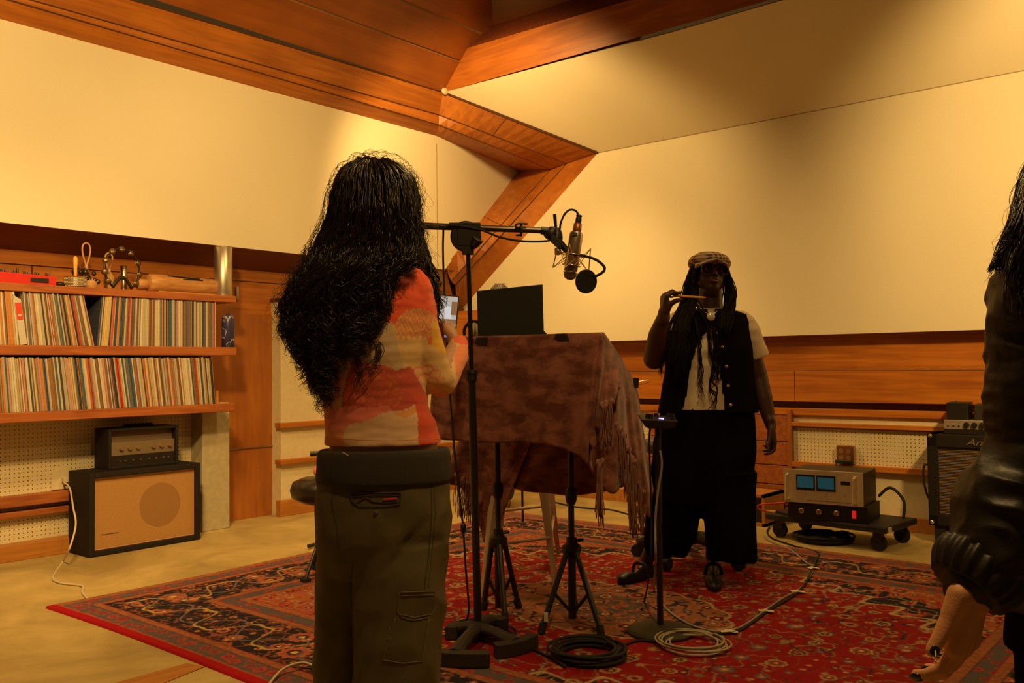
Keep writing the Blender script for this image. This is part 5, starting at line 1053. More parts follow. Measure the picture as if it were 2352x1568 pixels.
def rings_px(tab, ref, sub=4):
    """tab rows: y, x, depth, rx, ry -> loft rings with horizontal sections"""
    out = []; n = len(tab)
    for i in range(n-1):
        for k_ in range(sub if i < n-2 else sub+1):
            t = k_/sub; tt = t*t*(3-2*t)*.4+t*.6; r_ = [tab[i][j]*(1-tt)+tab[i+1][j]*tt for j in range(5)]
            c = P(r_[1], tab[i][0]*(1-t)+tab[i+1][0]*t, r_[2]); out.append((c, r_[3], r_[4]))
    return out
HXU, HNU = nrm(RT*(1, 1, 0)), nrm(FW*(1, 1, 0))
def lofth(mb, tab, seg=40, sub=4, sq=2.3, hx=None, hn=None):
    hx = HXU if hx is None else hx; hn = HNU if hn is None else hn; rs_ = []
    for c, rx, ry in rings_px(tab, None, sub):
        rs_.append([c+hx*rx*np.sign(math.cos(a))*abs(math.cos(a))**(2/sq)+hn*ry*np.sign(math.sin(a))*abs(math.sin(a))**(2/sq) for a in [2*math.pi*k_/seg for k_ in range(seg)]])
    return mb.loft(rs_)
# ---------- near person ----------
DN = 2.55
nf = FL(850, 1725); np_ = thing('person', nf, 'person seen from behind with long black curly hair, red-yellow top and olive cargo pants', 'person')
mb = MB(); mb.ell(P(866, 468, 2.52), .078, .092, .105, ax=HXU); mb.cap(P(866, 520, 2.53), P(858, 640, 2.55), .055, .06)
Wn = head(mb, P(866, 475, 2.55), nrm(HNU+HXU*.5), (0, 0, 1), .98)
lofth(mb, [(632, 852, 2.56, .055, .05), (650, 852, 2.56, .13, .06), (680, 852, 2.56, .150, .080), (850, 852, 2.55, .132, .09), (930, 866, 2.55, .130, .09), (1005, 880, 2.55, .146, .10), (1040, 882, 2.55, .156, .108), (1120, 882, 2.55, .166, .12), (1230, 882, 2.56, .162, .12)], 32)
shR, elR, wrR = P(950, 672, 2.56), P(1012, 868, 2.60), P(1048, 792, 2.86)
mb.chain([shR, elR, wrR], [.045, .036, .024])
shL, elL, wrL = P(735, 672, 2.56), P(735, 880, 2.66), P(930, 800, 2.93); mb.chain([shL, elL, wrL], [.045, .036, .024])
phc = P(1026, 728, 2.96)
pz = nrm(UP*1.0+FW*.25+RT*.08); pxv = nrm(RT-pz*(RT@pz)); pnv = nrm(np.cross(pxv, pz))
hand(mb, wrR, nrm(phc+UP*-.035+RT*.012-wrR), nrm(-RT+FW*.2), nrm(UP-FW*.4), .95, ((35, 50, 30), (40, 55, 30), (45, 55, 30), (45, 55, 30)), (20, 25), wr=.024)
hand(mb, wrL, nrm(phc-RT*.04+UP*-.03-wrL), nrm(RT+FW*.2), nrm(UP-FW*.4), .95, ((30, 45, 30),)*4, (25, 20), wr=.024)
for hx_, fx_, dd_ in ((820, 792, 2.62), (918, 915, 2.55)):
    hp_, kn_, an_ = P(hx_, 1220, 2.57), P(fx_-2, 1480, dd_+(.03 if fx_ < 850 else -.01)), V3((*P(fx_, 1560, dd_+(.02 if fx_ < 850 else -.02))[:2], .09))
    mb.chain([hp_, kn_, an_], [.078, .052, .036]); mb.cap(an_-V3((0, 0, .05)), an_+HNU*.13-V3((0, 0, .06)), .035, .026)
mb.build('body', SKIN_L, np_, remesh=.006, sm=2)
face_parts(np_, Wn, .98, mat('lip_rose', (.4, .13, .09), .5), HAIRM)
# top
mb = MB()
lofth(mb, [(625, 850, 2.55, .075, .06), (636, 850, 2.55, .115, .075), (655, 850, 2.55, .150, .092), (690, 851, 2.55, .162, .105), (770, 852, 2.55, .160, .118), (850, 850, 2.55, .152, .115), (930, 864, 2.55, .148, .112), (980, 876, 2.55, .156, .118), (1018, 882, 2.55, .164, .124)], 44)
mb.chain([P(940, 664, 2.56), P(958, 760, 2.56), P(1000, 865, 2.58), P(1014, 876, 2.62), P(1050, 822, 2.78), P(1053, 790, 2.86)], [.066, .064, .050, .046, .035, .029], 18)
mb.chain([P(745, 664, 2.56), P(742, 760, 2.60), P(740, 872, 2.66), P(850, 830, 2.82), P(915, 806, 2.91)], [.062, .056, .046, .036, .030], 18)
top = mb.build('top', vcol('top_print', .8, sheen=.2, bump=.15, bscale=900), np_, remesh=.005, sm=4)
ndisp(top, .004, (9, 9, 26), 3); ndisp(top, .0022, (20, 20, 60), 8)
a = coords(top); px, py, pd = project(a); n = len(px)
fold = 4*np.sin(py*.05+px*.02)
def inpoly(x, y, poly):
    c = np.zeros(len(x), bool); m_ = len(poly)
    for i in range(m_):
        x1, y1 = poly[i]; x2, y2 = poly[(i+1) % m_]; t = ((y1 > y) != (y2 > y)); c ^= t & (x < (x2-x1)*(y-y1)/(y2-y1+1e-9)+x1)
    return c
C_ = np.tile(np.array([.66, .46, .30]), (n, 1)); qx = px+fold*.5; qy = py+3*np.sin(px*.08)
def pc(mask, c): C_[mask] = c
pc(inpoly(qx, qy, [(690, 820), (800, 830), (790, 870), (745, 1000), (740, 830)]), (.80, .24, .18)); pc(inpoly(qx, qy, [(700, 730), (800, 730), (905, 840), (880, 850), (820, 822), (790, 860), (720, 830)]), (.56, .38, .23))
redp = [(780, 960), (785, 900), (815, 822), (905, 848), (950, 838), (985, 845), (1000, 960)]; m_ = inpoly(qx, qy, redp); pc(m_, (.62, .10, .07))
rr_ = np.hypot(qx-868, (qy-892)*1.15); aa = np.arctan2(qy-892, qx-868); pat = np.sin(rr_*.33+.8*np.sin(aa*5))*1.0; pc(m_ & (rr_ < 62) & (pat > .1), (.66, .17, .07)); pc(m_ & (rr_ < 62) & (pat > .1) & (np.sin(aa*46+rr_*.2) > .3), (.55, .10, .06))
pc((qy > 935) & (qy < 985) & (qx < 900), (.80, .20, .17)); pc(inpoly(qx, qy, [(800, 980), (850, 960), (960, 930), (965, 1000), (955, 1030), (780, 1030), (785, 1010)]), (.78, .50, .33)); pc(inpoly(qx, qy, [(905, 948), (958, 932), (962, 948), (930, 958)]), (.80, .34, .10))
pc(inpoly(qx, qy, [(953, 905), (1100, 905), (1100, 1040), (968, 1040), (960, 1000)]), (.72, .10, .05)); pc((qy > 985) & (qx < 790), (.82, .30, .16))
hz_ = np.abs(qy-(958-.08*(qx-800)))+4*np.sin(qx*.35)
sl = (px > 895) & (py < 935) & (pd < 3) & ~((px < 985) & (py > 842) & (px < 945+(py-842)*.55)) & ((px > 905+(py-760)*.28) | (py < 740)); sl |= (px > 870) & (py < 740)
pc(sl, (.80, .52, .24))
pc(sl & (qy < 745), (.88, .12, .055)); pc(sl & (qx > 985) & (qy < 790), (.88, .16, .08)); dot = sl & (np.hypot((px-958)/50, (py-752)/44) < 1) & (py < 775+6*np.sin(px*.5)); pc(dot, (.76, .25, .10)); pc(dot & (np.sin(px*.9+py*.3)*np.sin(py*.9-px*.2) > .25), (.84, .48, .22))
pc(sl & inpoly(px, py, [(992, 740), (1018, 735), (1052, 800), (1020, 818), (992, 790)]), (.84, .47, .06)); pc(sl & inpoly(px, py, [(1040, 806), (1060, 790), (1090, 800), (1085, 880), (1040, 915), (1050, 870)]), (.88, .30, .16))
for cx0, cy0, r0 in ((962, 852, 14), (982, 848, 15), (1000, 858, 13), (975, 868, 16), (1010, 872, 12), (994, 876, 13), (1020, 908, 12), (960, 905, 12)):
    d_ = np.hypot((px-cx0), (py-cy0)*1.3); pc(sl & (d_ < r0) & (d_ > r0*.72) & (py < cy0+3), (.80, .22, .14)); pc(sl & (d_ < r0*.7) & (np.sin(px*1.3) > .35) & (py < cy0+5), (.84, .34, .2))
back = (px > 975) & (px < 1012) & (py < 745); pc((np.abs(px-(930+(py-640)*.05)) < 0), (.5, .1, .05))
setcol(top, C_)
bvt = bvh(top); seam = hitline(bvt, [(862, 600), (905, 612), (945, 645), (975, 665)], -.001, 10)
sm_ = hitline(bvt, [(750, 1004), (820, 1010), (900, 1012), (1008, 1008)], -.0006, 14)
MB().tube(sm_, .0012, 5).build('hem_stitch', mat('stitch_coral', (.6, .2, .1), .8), top, smooth=True)
# pants
mb = MB()
lofth(mb, [(1088, 882, 2.55, .176, .125), (1105, 882, 2.55, .181, .130), (1150, 881, 2.55, .186, .138), (1210, 881, 2.55, .188, .142), (1270, 880, 2.56, .184, .136), (1310, 879, 2.57, .176, .12)], 44)
lofth(mb, [(1240, 922, 2.54, .130, .125), (1300, 920, 2.53, .130, .125), (1400, 918, 2.52, .125, .12), (1500, 915, 2.51, .122, .118), (1568, 912, 2.51, .118, .116), (1700, 908, 2.52, .112, .11)], 36)
lofth(mb, [(1230, 806, 2.58, .092, .115), (1300, 796, 2.60, .086, .115), (1400, 790, 2.62, .080, .11), (1500, 787, 2.64, .078, .105), (1568, 786, 2.65, .080, .105), (1690, 785, 2.66, .078, .10)], 36)
pants = mb.build('cargo_pants', mat('olive_cotton', (.105, .082, .035), .85, noise_s=14, namt=.18, bump=.25, bscale=700), np_, remesh=.006, sm=7)
a = coords(pants); px, py, pd = project(a); nn_ = normals(pants); nv = [noise.noise(Vector((p[0]*7+p[2]*5, p[1]*7, p[2]*4+1.3))) for p in a]; nv2 = [noise.noise(Vector((p[0]*14-p[2]*11, p[1]*14, p[2]*8+7))) for p in a]
d_ = .006*(1-2.4*np.abs(np.array(nv)))+.005*np.array(nv2)
dia = np.exp(-(((px-(905+(1290-py)*.75)))/16)**2)*np.clip((py-1180)/60, 0, 1)*np.clip((1330-py)/50, 0, 1); dia2 = np.exp(-((px-(1000-(py-1130)*.18))/9)**2)*np.clip((py-1120)/40, 0, 1)*np.clip((1280-py)/60, 0, 1)
d_ += -.012*dia-.006*dia2+.006*np.exp(-((px-(875+(1420-py)*.25))/13)**2)*np.clip((py-1320)/60, 0, 1)*np.clip((1500-py)/60, 0, 1)
setcoords(pants, a+nn_*d_[:, None])
bvp = bvh(pants); STM = mat('seam_olive', (.055, .042, .018), .9); pk_ = lambda pts, off=.0: hitline(bvp, pts, off, 10)
def seamline(pts, r=.0016, m=STM, nm='seam'): 
    q = pk_(pts)
    if len(q) > 2: MB().tube(q, r, 5).build(nm, m, pants, smooth=True)
seamline([(772, 1095), (762, 1150), (775, 1215), (782, 1270), (790, 1290)]); seamline([(812, 1285), (805, 1330), (812, 1440), (812, 1560)], .0018); seamline([(990, 1110), (992, 1180), (985, 1270), (975, 1350)]); seamline([(996, 1110), (1000, 1180), (992, 1270), (984, 1350)], .001)
pkt = MB()
for ln in ([(806, 1136), (830, 1131), (875, 1131), (921, 1131), (919, 1158), (880, 1163), (825, 1163), (808, 1150), (806, 1136)], [(808, 1140), (860, 1137), (918, 1138)], [(812, 1158), (840, 1142), (858, 1152), (878, 1154), (914, 1152)]): pkt.tube(pk_(ln, .0015), .0022, 5)
pkt.build('back_pocket', STM, pants, smooth=True)
q = pk_([(880, 1147), (912, 1145)], .003); MB().tube(q, .0035, 6).build('red_lining', mat('lining_red', (.45, .03, .02), .7), pants)
q = hit(bvp, 865, 1174, .003); MB().lathe([(.0, .003), (.005, .003), (.0062, .001), (.0062, -.002)], q, axis=-HNU, seg=16).build('snap_button', CHR, pants)
fl_ = MB()
for ln in ([(918, 1360), (1000, 1358), (997, 1402), (985, 1418), (950, 1424), (925, 1418), (912, 1404), (918, 1360)], [(922, 1368), (996, 1366)], [(920, 1410), (950, 1418), (990, 1410)], [(908, 1420), (880, 1515), (925, 1523), (970, 1518), (985, 1420)], [(896, 1440), (890, 1470)]): fl_.tube(pk_(ln, .001), .0018, 5)
fl_.build('cargo_pocket', mat('seam_light', (.15, .115, .05), .8), pants, smooth=True)
# ribbed waistband folded over
mb = MB()
rs_ = []
for i, (y, cx0, rx, ry) in enumerate(((1048, 882, .160, .112), (1036, 882, .170, .124), (1031, 882, .178, .131), (1037, 882, .184, .136), (1050, 882, .186, .139), (1075, 882, .187, .141), (1098, 882, .189, .143), (1108, 882, .186, .140), (1106, 882, .178, .132))):
    rg = []
    for k_ in range(120):
        an = 2*math.pi*k_/120; dy = 9*math.cos(an)*0+6*math.sin(an-1.0)-(-1)*4*math.cos(an); rg.append(P(cx0, y+dy, DN)+HXU*rx*math.cos(an)*(1+.004*(k_ % 2))+HNU*ry*math.sin(an)*(1+.004*(k_ % 2)))
    rs_.append(rg)
wb = mb.loft(rs_, True, False).build('waistband', mat('charcoal_rib', (.045, .038, .032), .9, bump=.5, bscale=600), np_, smooth=True, solid=.004)
seg_b = hitline(bvh(wb), [(770, 1034), (790, 1040), (800, 1046)], .002, 6)
if len(seg_b) > 2: MB().tube(seg_b, .0016, 5).build('drawstring', WC, wb)
# phone
ph = thing('phone', phc, 'phone held up by the person with curly hair, its screen lit', 'phone')
MB().obox(phc, pxv*.036, pnv*.004, pz*.075).build('case', mat('phone_case', (.02, .02, .025), .3), ph, bevel=.004)
sgn = -1 if pnv@FW > 0 else 1; so_ = pnv*sgn*.0045
def scr(x0, x1, z0, z1, c, nm, k_=1):
    return MB().obox(phc+so_*(1+.06*k_)+pxv*(x0+x1)/2*.032+pz*(z0+z1)/2*.070, pxv*(x1-x0)/2*.032, pnv*.0001*k_, pz*(z1-z0)/2*.070), c, nm
for b_, c, nm in (scr(-1, 1, -1, 1, (.42, .36, .30), 'screen'), scr(-1, 1, .25, .8, (.40, .37, .33), 'picture_wall', 2), scr(-.2, .5, -.1, .5, (.55, .55, .52), 'picture_panel', 3), scr(.4, 1, .1, .75, (.22, .10, .04), 'picture_beam', 4), scr(-1, 1, -.35, -.12, (.20, .11, .06), 'picture_wood', 3), scr(0, .45, -.75, -.25, (.03, .03, .035), 'picture_figure', 5), scr(-1, 1, -1, -.78, (.18, .16, .35), 'picture_toolbar', 5)):
    b_.build(nm, mat('phone_'+nm, (.02, .02, .02), .3, emit=c, es=1.0), ph)
# hair
def strands(par, N_, env, yend, dsurf, thick, wave, rad, seed, y0r, name='hair', seg=4, m=HAIRM, step=11, per=58, fly=0):
    rnd = random.Random(seed); mb = MB(); CK = [(math.sin(rnd.uniform(-1.55, 1.55)), rnd.uniform(0, 6.28), rnd.uniform(0, 6.28), rnd.uniform(.7, 1.4), rnd.uniform(.5, 1.5), rnd.uniform(-12, 12), rnd.random()) for _ in range(max(3, N_//(9 if not fly else 2)))]
    for i in range(N_):
        ck = rnd.choice(CK); s = max(-1, min(1, ck[0]+rnd.gauss(0, .035))); y0 = rnd.uniform(*y0r); ye = yend(s)-(ck[6]*.8+.2*rnd.random())**1.6*130*(1 if not fly else 1.5); lay = rnd.random()
        if ye < y0+60: ye = y0+60+rnd.uniform(0, 60)
        ph_ = ck[1]+rnd.gauss(0, .25); ph2 = ck[2]+rnd.gauss(0, .25); pr = per*ck[3]*rnd.uniform(.98, 1.02); am = wave*ck[4]*rnd.uniform(.85, 1.15); pts = []; y = y0; drift = ck[5]+rnd.uniform(-3, 3)
        while y <= ye:
            L_, R_ = env(y); c_ = (L_+R_)/2; h_ = (R_-L_)/2; f = (y-y0)/max(1, ye-y0); w = am*min(1, .12+f*1.2)*(1+f*1.2)
            x = c_+s*h_*(1.0+(.05 if not fly else .12)*f)+drift*f+w*math.sin(2*math.pi*y/pr+ph_); d_ = dsurf(y)-math.sqrt(max(0, 1-s*s))*thick(y)*(1-.35*lay)-w*.0010*math.cos(2*math.pi*y/pr+ph2)
            pts.append(P(x, y+w*.5*math.cos(2*math.pi*y/pr*1.3+ph2), d_)); y += step
        if len(pts) < 4: continue
        n_ = len(pts); r_ = rad*rnd.uniform(.6, 1.3); mb.tube(pts, [r_*(1-.75*(q/(n_-1))**3) for q in range(n_)], seg)
    return mb.build(name, m, par, smooth=True)
EN = [(362, 830, 878), (372, 802, 908), (390, 780, 937), (415, 769, 952), (450, 761, 959), (500, 755, 959), (550, 734, 962), (600, 712, 950), (630, 692, 905), (660, 674, 885), (700, 660, 882), (760, 662, 872), (800, 680, 862), (850, 700, 850), (900, 716, 830), (960, 732, 800)]
env = lambda y: interp(EN, y)
ye_ = lambda s: float(np.interp(s, [-1, -.75, -.5, -.2, .1, .4, .7, 1], [840, 930, 955, 890, 850, 825, 800, 745]))
ds_ = lambda y: float(np.interp(y, [365, 420, 560, 640, 760, 900], [2.50, 2.50, 2.50, 2.46, 2.45, 2.46])); th_n = lambda y: float(np.interp(y, [365, 400, 480, 600, 700, 900], [.02, .06, .085, .07, .045, .03]))
# solid under-volume of the hair
mb = MB(); rs_ = []
for y in range(368, 775, 12):
    L_, R_ = env(y); c_ = (L_+R_)/2; h_ = (R_-L_)/2*pxm(2.5)*(.93 if y < 600 else .82 if y < 680 else max(.3, .82-(y-680)*.0055)); t_ = th_n(y)*.92+.012; d0_ = ds_(y)+.02
    rs_.append([P(c_, y, d0_)+HXU*h_*math.cos(a)+HNU*t_*math.sin(a)*(1 if math.sin(a) < 0 else (1.3 if y < 560 else .35)) for a in [2*math.pi*k_/40 for k_ in range(40)]])
mb.loft(rs_); hb = mb.build('hair', HAIRM, np_, smooth=True); ndisp(hb, .006, (40, 40, 9), 2, True)
strands(np_, 1700, env, ye_, ds_, lambda y: th_n(y)+.022, 4.6, .0018, 11, (364, 560)); strands(np_, 420, env, lambda s: ye_(s)+25, ds_, lambda y: th_n(y)+.03, 10, .0015, 12, (380, 640), per=46)
strands(np_, 260, lambda y: [interp(EN, y)[0]-14, interp(EN, y)[1]+14], lambda s: ye_(s)-40, ds_, lambda y: th_n(y)+.01, 9, .00045, 13, (362, 640), fly=1)
EF = [(440, 925, 958), (500, 925, 962), (560, 935, 972), (600, 948, 985), (650, 968, 1002), (700, 982, 1010), (760, 990, 1014), (800, 996, 1014)]
strands(np_, 190, lambda y: interp(EF, y), lambda s: 770, lambda y: 2.60, lambda y: .03, 4, .0019, 14, (440, 560)); strands(np_, 50, lambda y: [interp(EF, y)[0]-6, interp(EF, y)[1]+10], lambda s: 740, lambda y: 2.60, lambda y: .03, 8, .0005, 15, (440, 600), fly=1)
strands(np_, 70, lambda y: interp([(560, 700, 870), (700, 690, 880), (800, 700, 880), (900, 720, 850)], y), lambda s: 905, lambda y: 2.44, lambda y: .015, 9, .0015, 16, (560, 680), per=75, step=8)
# frizz over the crown
rnd = random.Random(4); mb = MB()
for i in range(150):
    a = rnd.uniform(math.radians(-25), math.radians(205)); r0 = V3((0, 0, 0)); cx0, cy0 = 862, 455; R0 = 1.0; bx_, by_ = cx0+92*math.cos(a), cy0-88*math.sin(a); k_ = rnd.uniform(4, 22); t_ = rnd.choice((-1, 1))*rnd.uniform(15, 45)
    tx, ty = -math.sin(a), -math.cos(a); mb.tube([P(bx_-4*math.cos(a), by_+4*math.sin(a), 2.52), P(bx_+k_*.7*math.cos(a)+t_*.4*tx, by_-k_*.7*math.sin(a)+t_*.4*ty, 2.52), P(bx_+k_*math.cos(a)+t_*.8*tx, by_-k_*math.sin(a)+t_*.8*ty, 2.52), P(bx_+k_*.5*math.cos(a)+t_*1.2*tx, by_-k_*.5*math.sin(a)+t_*1.2*ty, 2.52)], .00045, 4, smooth=4)
mb.build('frizz', HAIRM, np_, smooth=True)
# ---------- far person in vest ----------
DF = 4.45
fp = thing('person', FL(1560, 1350), 'person in black vest and plaid cap standing on the rug, holding a pencil', 'person')
mb = MB(); hf_ = nrm(-HNU+HXU*.06+V3((0, 0, .22))); hup = nrm(V3((0, 0, 1))+HXU*.10); Wf = head(mb, P(1630, 632, 4.44), hf_, hup, .97, 1.1)
mb.cap(P(1630, 655, 4.47), P(1631, 722, 4.47), .058, .066)
lofth(mb, [(712, 1632, 4.47, .07, .06), (722, 1632, 4.46, .15, .075), (760, 1630, 4.46, .175, .09), (850, 1628, 4.46, .19, .105), (930, 1627, 4.46, .205, .11), (1040, 1622, 4.46, .235, .13)], 32)
mb.chain([P(1558, 748, 4.46), P(1502, 824, 4.36), P(1510, 770, 4.25), P(1524, 728, 4.18)], [.054, .052, .044, .031]); mb.chain([P(1704, 748, 4.46), P(1741, 868, 4.46), P(1754, 915, 4.43), P(1768, 968, 4.40)], [.054, .050, .044, .029])
tipsL = hand(mb, P(1525, 722, 4.17), nrm(UP+RT*.02-FW*.1), nrm(RT+FW*.15), nrm(-FW+RT*.1), 1.0, ((62, 38, 20), (60, 55, 40), (62, 60, 45), (65, 60, 45)), (28, -28), wr=.029)
hand(mb, P(1770, 974, 4.39), nrm(-UP+RT*.13), nrm(-RT), nrm(-FW), 1.0, ((12, 38, 38), (16, 42, 38), (20, 44, 38), (24, 46, 36)), (12, -6), tdir=nrm(-UP-RT*.28-FW*.3), wr=.027)
kl, al = P(1556, 1150, 4.55), P(1489, 1288, 4.62); kr, ar = P(1655, 1150, 4.42), P(1638, 1300, 4.46)
al = FL(1487, 1328)+V3((0, 0, .10)); ar = FL(1638, 1322)+V3((0, 0, .10))
mb.chain([P(1575, 1050, 4.47), kl, al], [.10, .065, .036]); mb.chain([P(1670, 1050, 4.46), kr, ar], [.10, .065, .038])
tl = FL(1430, 1345)+V3((0, 0, .035)); tr = FL(1641, 1362)+V3((0, 0, .035))
mb.chain([al-V3((0, 0, .03)), al*(1, 1, 0)*.55+tl*(1, 1, 0)*.45+V3((0, 0, .040))], [.030, .016]); mb.chain([ar-V3((0, 0, .03)), ar*(1, 1, 0)*.55+tr*(1, 1, 0)*.45+V3((0, 0, .040))], [.030, .016])
mb.build('body', SKIN_D, fp, remesh=.0052, sm=2)
face_parts(fp, Wf, .97, mat('lip_dark', (.16, .05, .04), .3), HAIRM)
for s_, nm in (((al, tl)), 'l'), (((ar, tr)), 'r'):
    an_, tp_ = s_; d = nrm((tp_-an_)*(1, 1, 0)); sd = nrm(np.cross(d, (0, 0, 1))); hl_ = an_*(1, 1, 0)-d*.045; L0 = float(np.linalg.norm((tp_-hl_)*(1, 1, 0)))+.03; rs_ = []
    for i in range(14):
        t = i/13; w = .041*math.sin(math.pi*min(1, .16+t*.70))**.6*(1 if t < .86 else math.sqrt(max(.05, 1-((t-.86)/.14)**2)))+.002; h_ = .052*(1-t)**.8+.024*t if t < .99 else .012; c = hl_+d*L0*t; top_ = (.055 if t < .25 else .028+.02*math.exp(-((t-.75)/.22)**2))
        rs_.append([c-sd*w*.9+V3((0, 0, .011)), c+sd*w*.9+V3((0, 0, .011)), c+sd*w+V3((0, 0, .011+top_*.5)), c+sd*w*.75+V3((0, 0, .011+top_)), c-sd*w*.75+V3((0, 0, .011+top_)), c-sd*w+V3((0, 0, .011+top_*.5))])
    sho = MB().loft(rs_).build('shoe', mat('shoe_black', (.010, .008, .008), .45) if nm == 'l' else bpy.data.materials['shoe_black'], fp, smooth=True)
    cs_ = hl_+d*L0*.40+V3((0, 0, .045)); MB().tube([cs_-sd*.042-V3((0, 0, .01)), cs_-sd*.030+V3((0, 0, .035)), cs_+V3((0, 0, .045)), cs_+sd*.030+V3((0, 0, .035)), cs_+sd*.042-V3((0, 0, .01))], .009, 8, ref=(0, 0, 1), ry=.004, smooth=4).build('strap', bpy.data.materials['shoe_black'], sho, smooth=True)
# t-shirt
TEE = mat('cream_tee', (.74, .62, .46), .9, bump=.2, bscale=500)
mb = MB(); vt_ = [(708, 1633, 4.46, .062, .055), (715, 1633, 4.46, .115, .075), (724, 1632, 4.46, .165, .092), (742, 1631, 4.46, .182, .108), (770, 1630, 4.46, .188, .122), (805, 1629, 4.45, .196, .140), (850, 1628, 4.45, .202, .135), (900, 1627, 4.45, .216, .130), (940, 1626, 4.45, .230, .138)]
lofth(mb, vt_, 48); mb.cap(P(1703, 744, 4.46), P(1718, 765, 4.46), .068, .066, 18); mb.tube([P(1703, 740, 4.46), P(1722, 778, 4.46), P(1740, 822, 4.46)], [.066, .066, .060], 20); mb.cap(P(1560, 744, 4.46), P(1548, 760, 4.44), .066, .064, 18); mb.tube([P(1560, 742, 4.46), P(1538, 775, 4.41), P(1526, 792, 4.38)], [.064, .062, .060], 20)
tee = mb.build('t_shirt', TEE, fp, remesh=.006, sm=3); ndisp(tee, .006, (7, 7, 12), 5); ndisp(tee, .003, (16, 16, 26), 2)
# vest
VST = mat('vest_black', (.006, .0045, .004), .95, spec=.05)
open_ = [(1629, 752), (1616, 768), (1602, 790), (1590, 822), (1583, 855), (1578, 895), (1572, 925), (1560, 960), (1668, 960), (1664, 925), (1658, 880), (1650, 820), (1642, 780), (1637, 752)]
neck_ = [(1617, 690), (1649, 690), (1640, 722), (1634, 727), (1627, 722)]
mb = MB(); vt2 = [(712, 1633, 4.46, .085, .066), (717, 1633, 4.46, .130, .086), (725, 1632, 4.46, .176, .102), (742, 1631, 4.46, .192, .118), (770, 1630, 4.46, .198, .133), (805, 1629, 4.45, .207, .152), (850, 1628, 4.45, .213, .147), (900, 1627, 4.45, .228, .142), (947, 1626, 4.45, .243, .150)]
rr2 = [r_ for r_ in rings_px(vt2, None, 8)]; seg = 160; rs_ = [[c+HXU*rx*np.sign(math.cos(a))*abs(math.cos(a))**(2/2.3)+HNU*ry*np.sign(math.sin(a))*abs(math.sin(a))**(2/2.3) for a in [2*math.pi*k_/seg for k_ in range(seg)]] for c, rx, ry in rr2]
mb.loft(rs_, True, False); va = np.array(mb.v); fx, fy, fd = project(va); keep = []
for f in mb.f:
    ff = list(f); mx_, my_ = fx[ff].mean(), fy[ff].mean(); cpt = va[ff].mean(0); front = (cpt-P(1630, my_, 4.46))@HNU < 0
    if front and (inpoly(np.array([mx_]), np.array([my_]), open_)[0] or inpoly(np.array([mx_]), np.array([my_]), neck_)[0]): continue
    keep.append(f)
mb.f = keep; vest = mb.build('vest', VST, fp, smooth=True, solid=.006)
vest['label'] = 'open black vest with brass buttons'
bv2 = bvh(tee)
def onbody(x, y, off): 
    h_ = hit(bvh_v, x, y, off); return h_ if h_ is not None else hit(bv2, x, y, off+.012)
bvh_v = bvh(vest)
BRS = mat('brass_button', (.65, .42, .15), .25, .9)
for x, y in ((1641, 764), (1656, 797), (1665, 841), (1669, 886), (1675, 930)): MB().ell(onbody(x+3, y, .004), .0085, .006, .0085, ax=HXU).build('button', BRS, vest, smooth=True)
MB().ell(P(1633, 727, 4.318), .0205, .010, .0205, ax=HXU).build('brooch', mat('pearl', (.75, .68, .52), .15, .1, coat=.8), fp, smooth=True)['label'] = 'round pearl brooch at the neck'
MB().prism([P(1619, 716, 4.355), P(1632, 722, 4.335), P(1648, 713, 4.355), P(1641, 721, 4.335), P(1633, 727, 4.33), P(1626, 721, 4.335)], HNU*.004).build('collar', TEE, fp)
# wide trousers
mb = MB()
lofth(mb, [(930, 1627, 4.46, .222, .135), (960, 1626, 4.46, .232, .142), (1040, 1620, 4.46, .256, .155), (1110, 1614, 4.46, .262, .150), (1150, 1612, 4.46, .262, .14)], 44)
lofth(mb, [(1080, 1562, 4.47, .145, .14), (1150, 1553, 4.5, .140, .14), (1220, 1540, 4.55, .122, .13), (1268, 1531, 4.6, .112, .12)], 36)
lofth(mb, [(1080, 1672, 4.44, .140, .14), (1150, 1673, 4.43, .136, .14), (1220, 1677, 4.42, .126, .135), (1281, 1681, 4.42, .122, .13)], 36)
tr_ = mb.build('wide_trousers', mat('black_cotton', (.0045, .0035, .003), .95, spec=.05), fp, remesh=.008, sm=3); ndisp(tr_, .012, (8, 8, 2.2), 1, True)
# cap
CAPM, nt, b = newmat('plaid_cap'); N = nt.nodes; L = nt.links; tc = N.new('ShaderNodeTexCoord'); w1 = N.new('ShaderNodeTexWave'); w1.inputs['Scale'].default_value = 17; w1.inputs['Distortion'].default_value = 1; w2 = N.new('ShaderNodeTexWave'); w2.bands_direction = 'Z'; w2.inputs['Scale'].default_value = 20; w2.inputs['Distortion'].default_value = 1
L.new(tc.outputs['Object'], w1.inputs[0]); L.new(tc.outputs['Object'], w2.inputs[0]); ad = N.new('ShaderNodeMath'); ad.operation = 'ADD'; L.new(w1.outputs['Fac'], ad.inputs[0]); L.new(w2.outputs['Fac'], ad.inputs[1]); mu_ = N.new('ShaderNodeMath'); mu_.operation = 'MULTIPLY'; mu_.inputs[1].default_value = .5; L.new(ad.outputs[0], mu_.inputs[0]); r = N.new('ShaderNodeValToRGB'); L.new(mu_.outputs[0], r.inputs[0]); L.new(r.outputs[0], b.inputs[0])
r.color_ramp.elements[0].position = .2; r.color_ramp.elements[0].color = (.10, .05, .04, 1); r.color_ramp.elements[1].position = .75; r.color_ramp.elements[1].color = (.60, .44, .30, 1); b.inputs['Roughness'].default_value = .9
cp = thing('cap', Wf(0, 0, .08), 'plaid newsboy cap worn by the person in the black vest', 'cap')
fwf, upf = nrm(Wf(0, 1, 0)-Wf(0, 0, 0)), nrm(Wf(0, 0, 1)-Wf(0, 0, 0)); rtf = nrm(np.cross(fwf, upf))
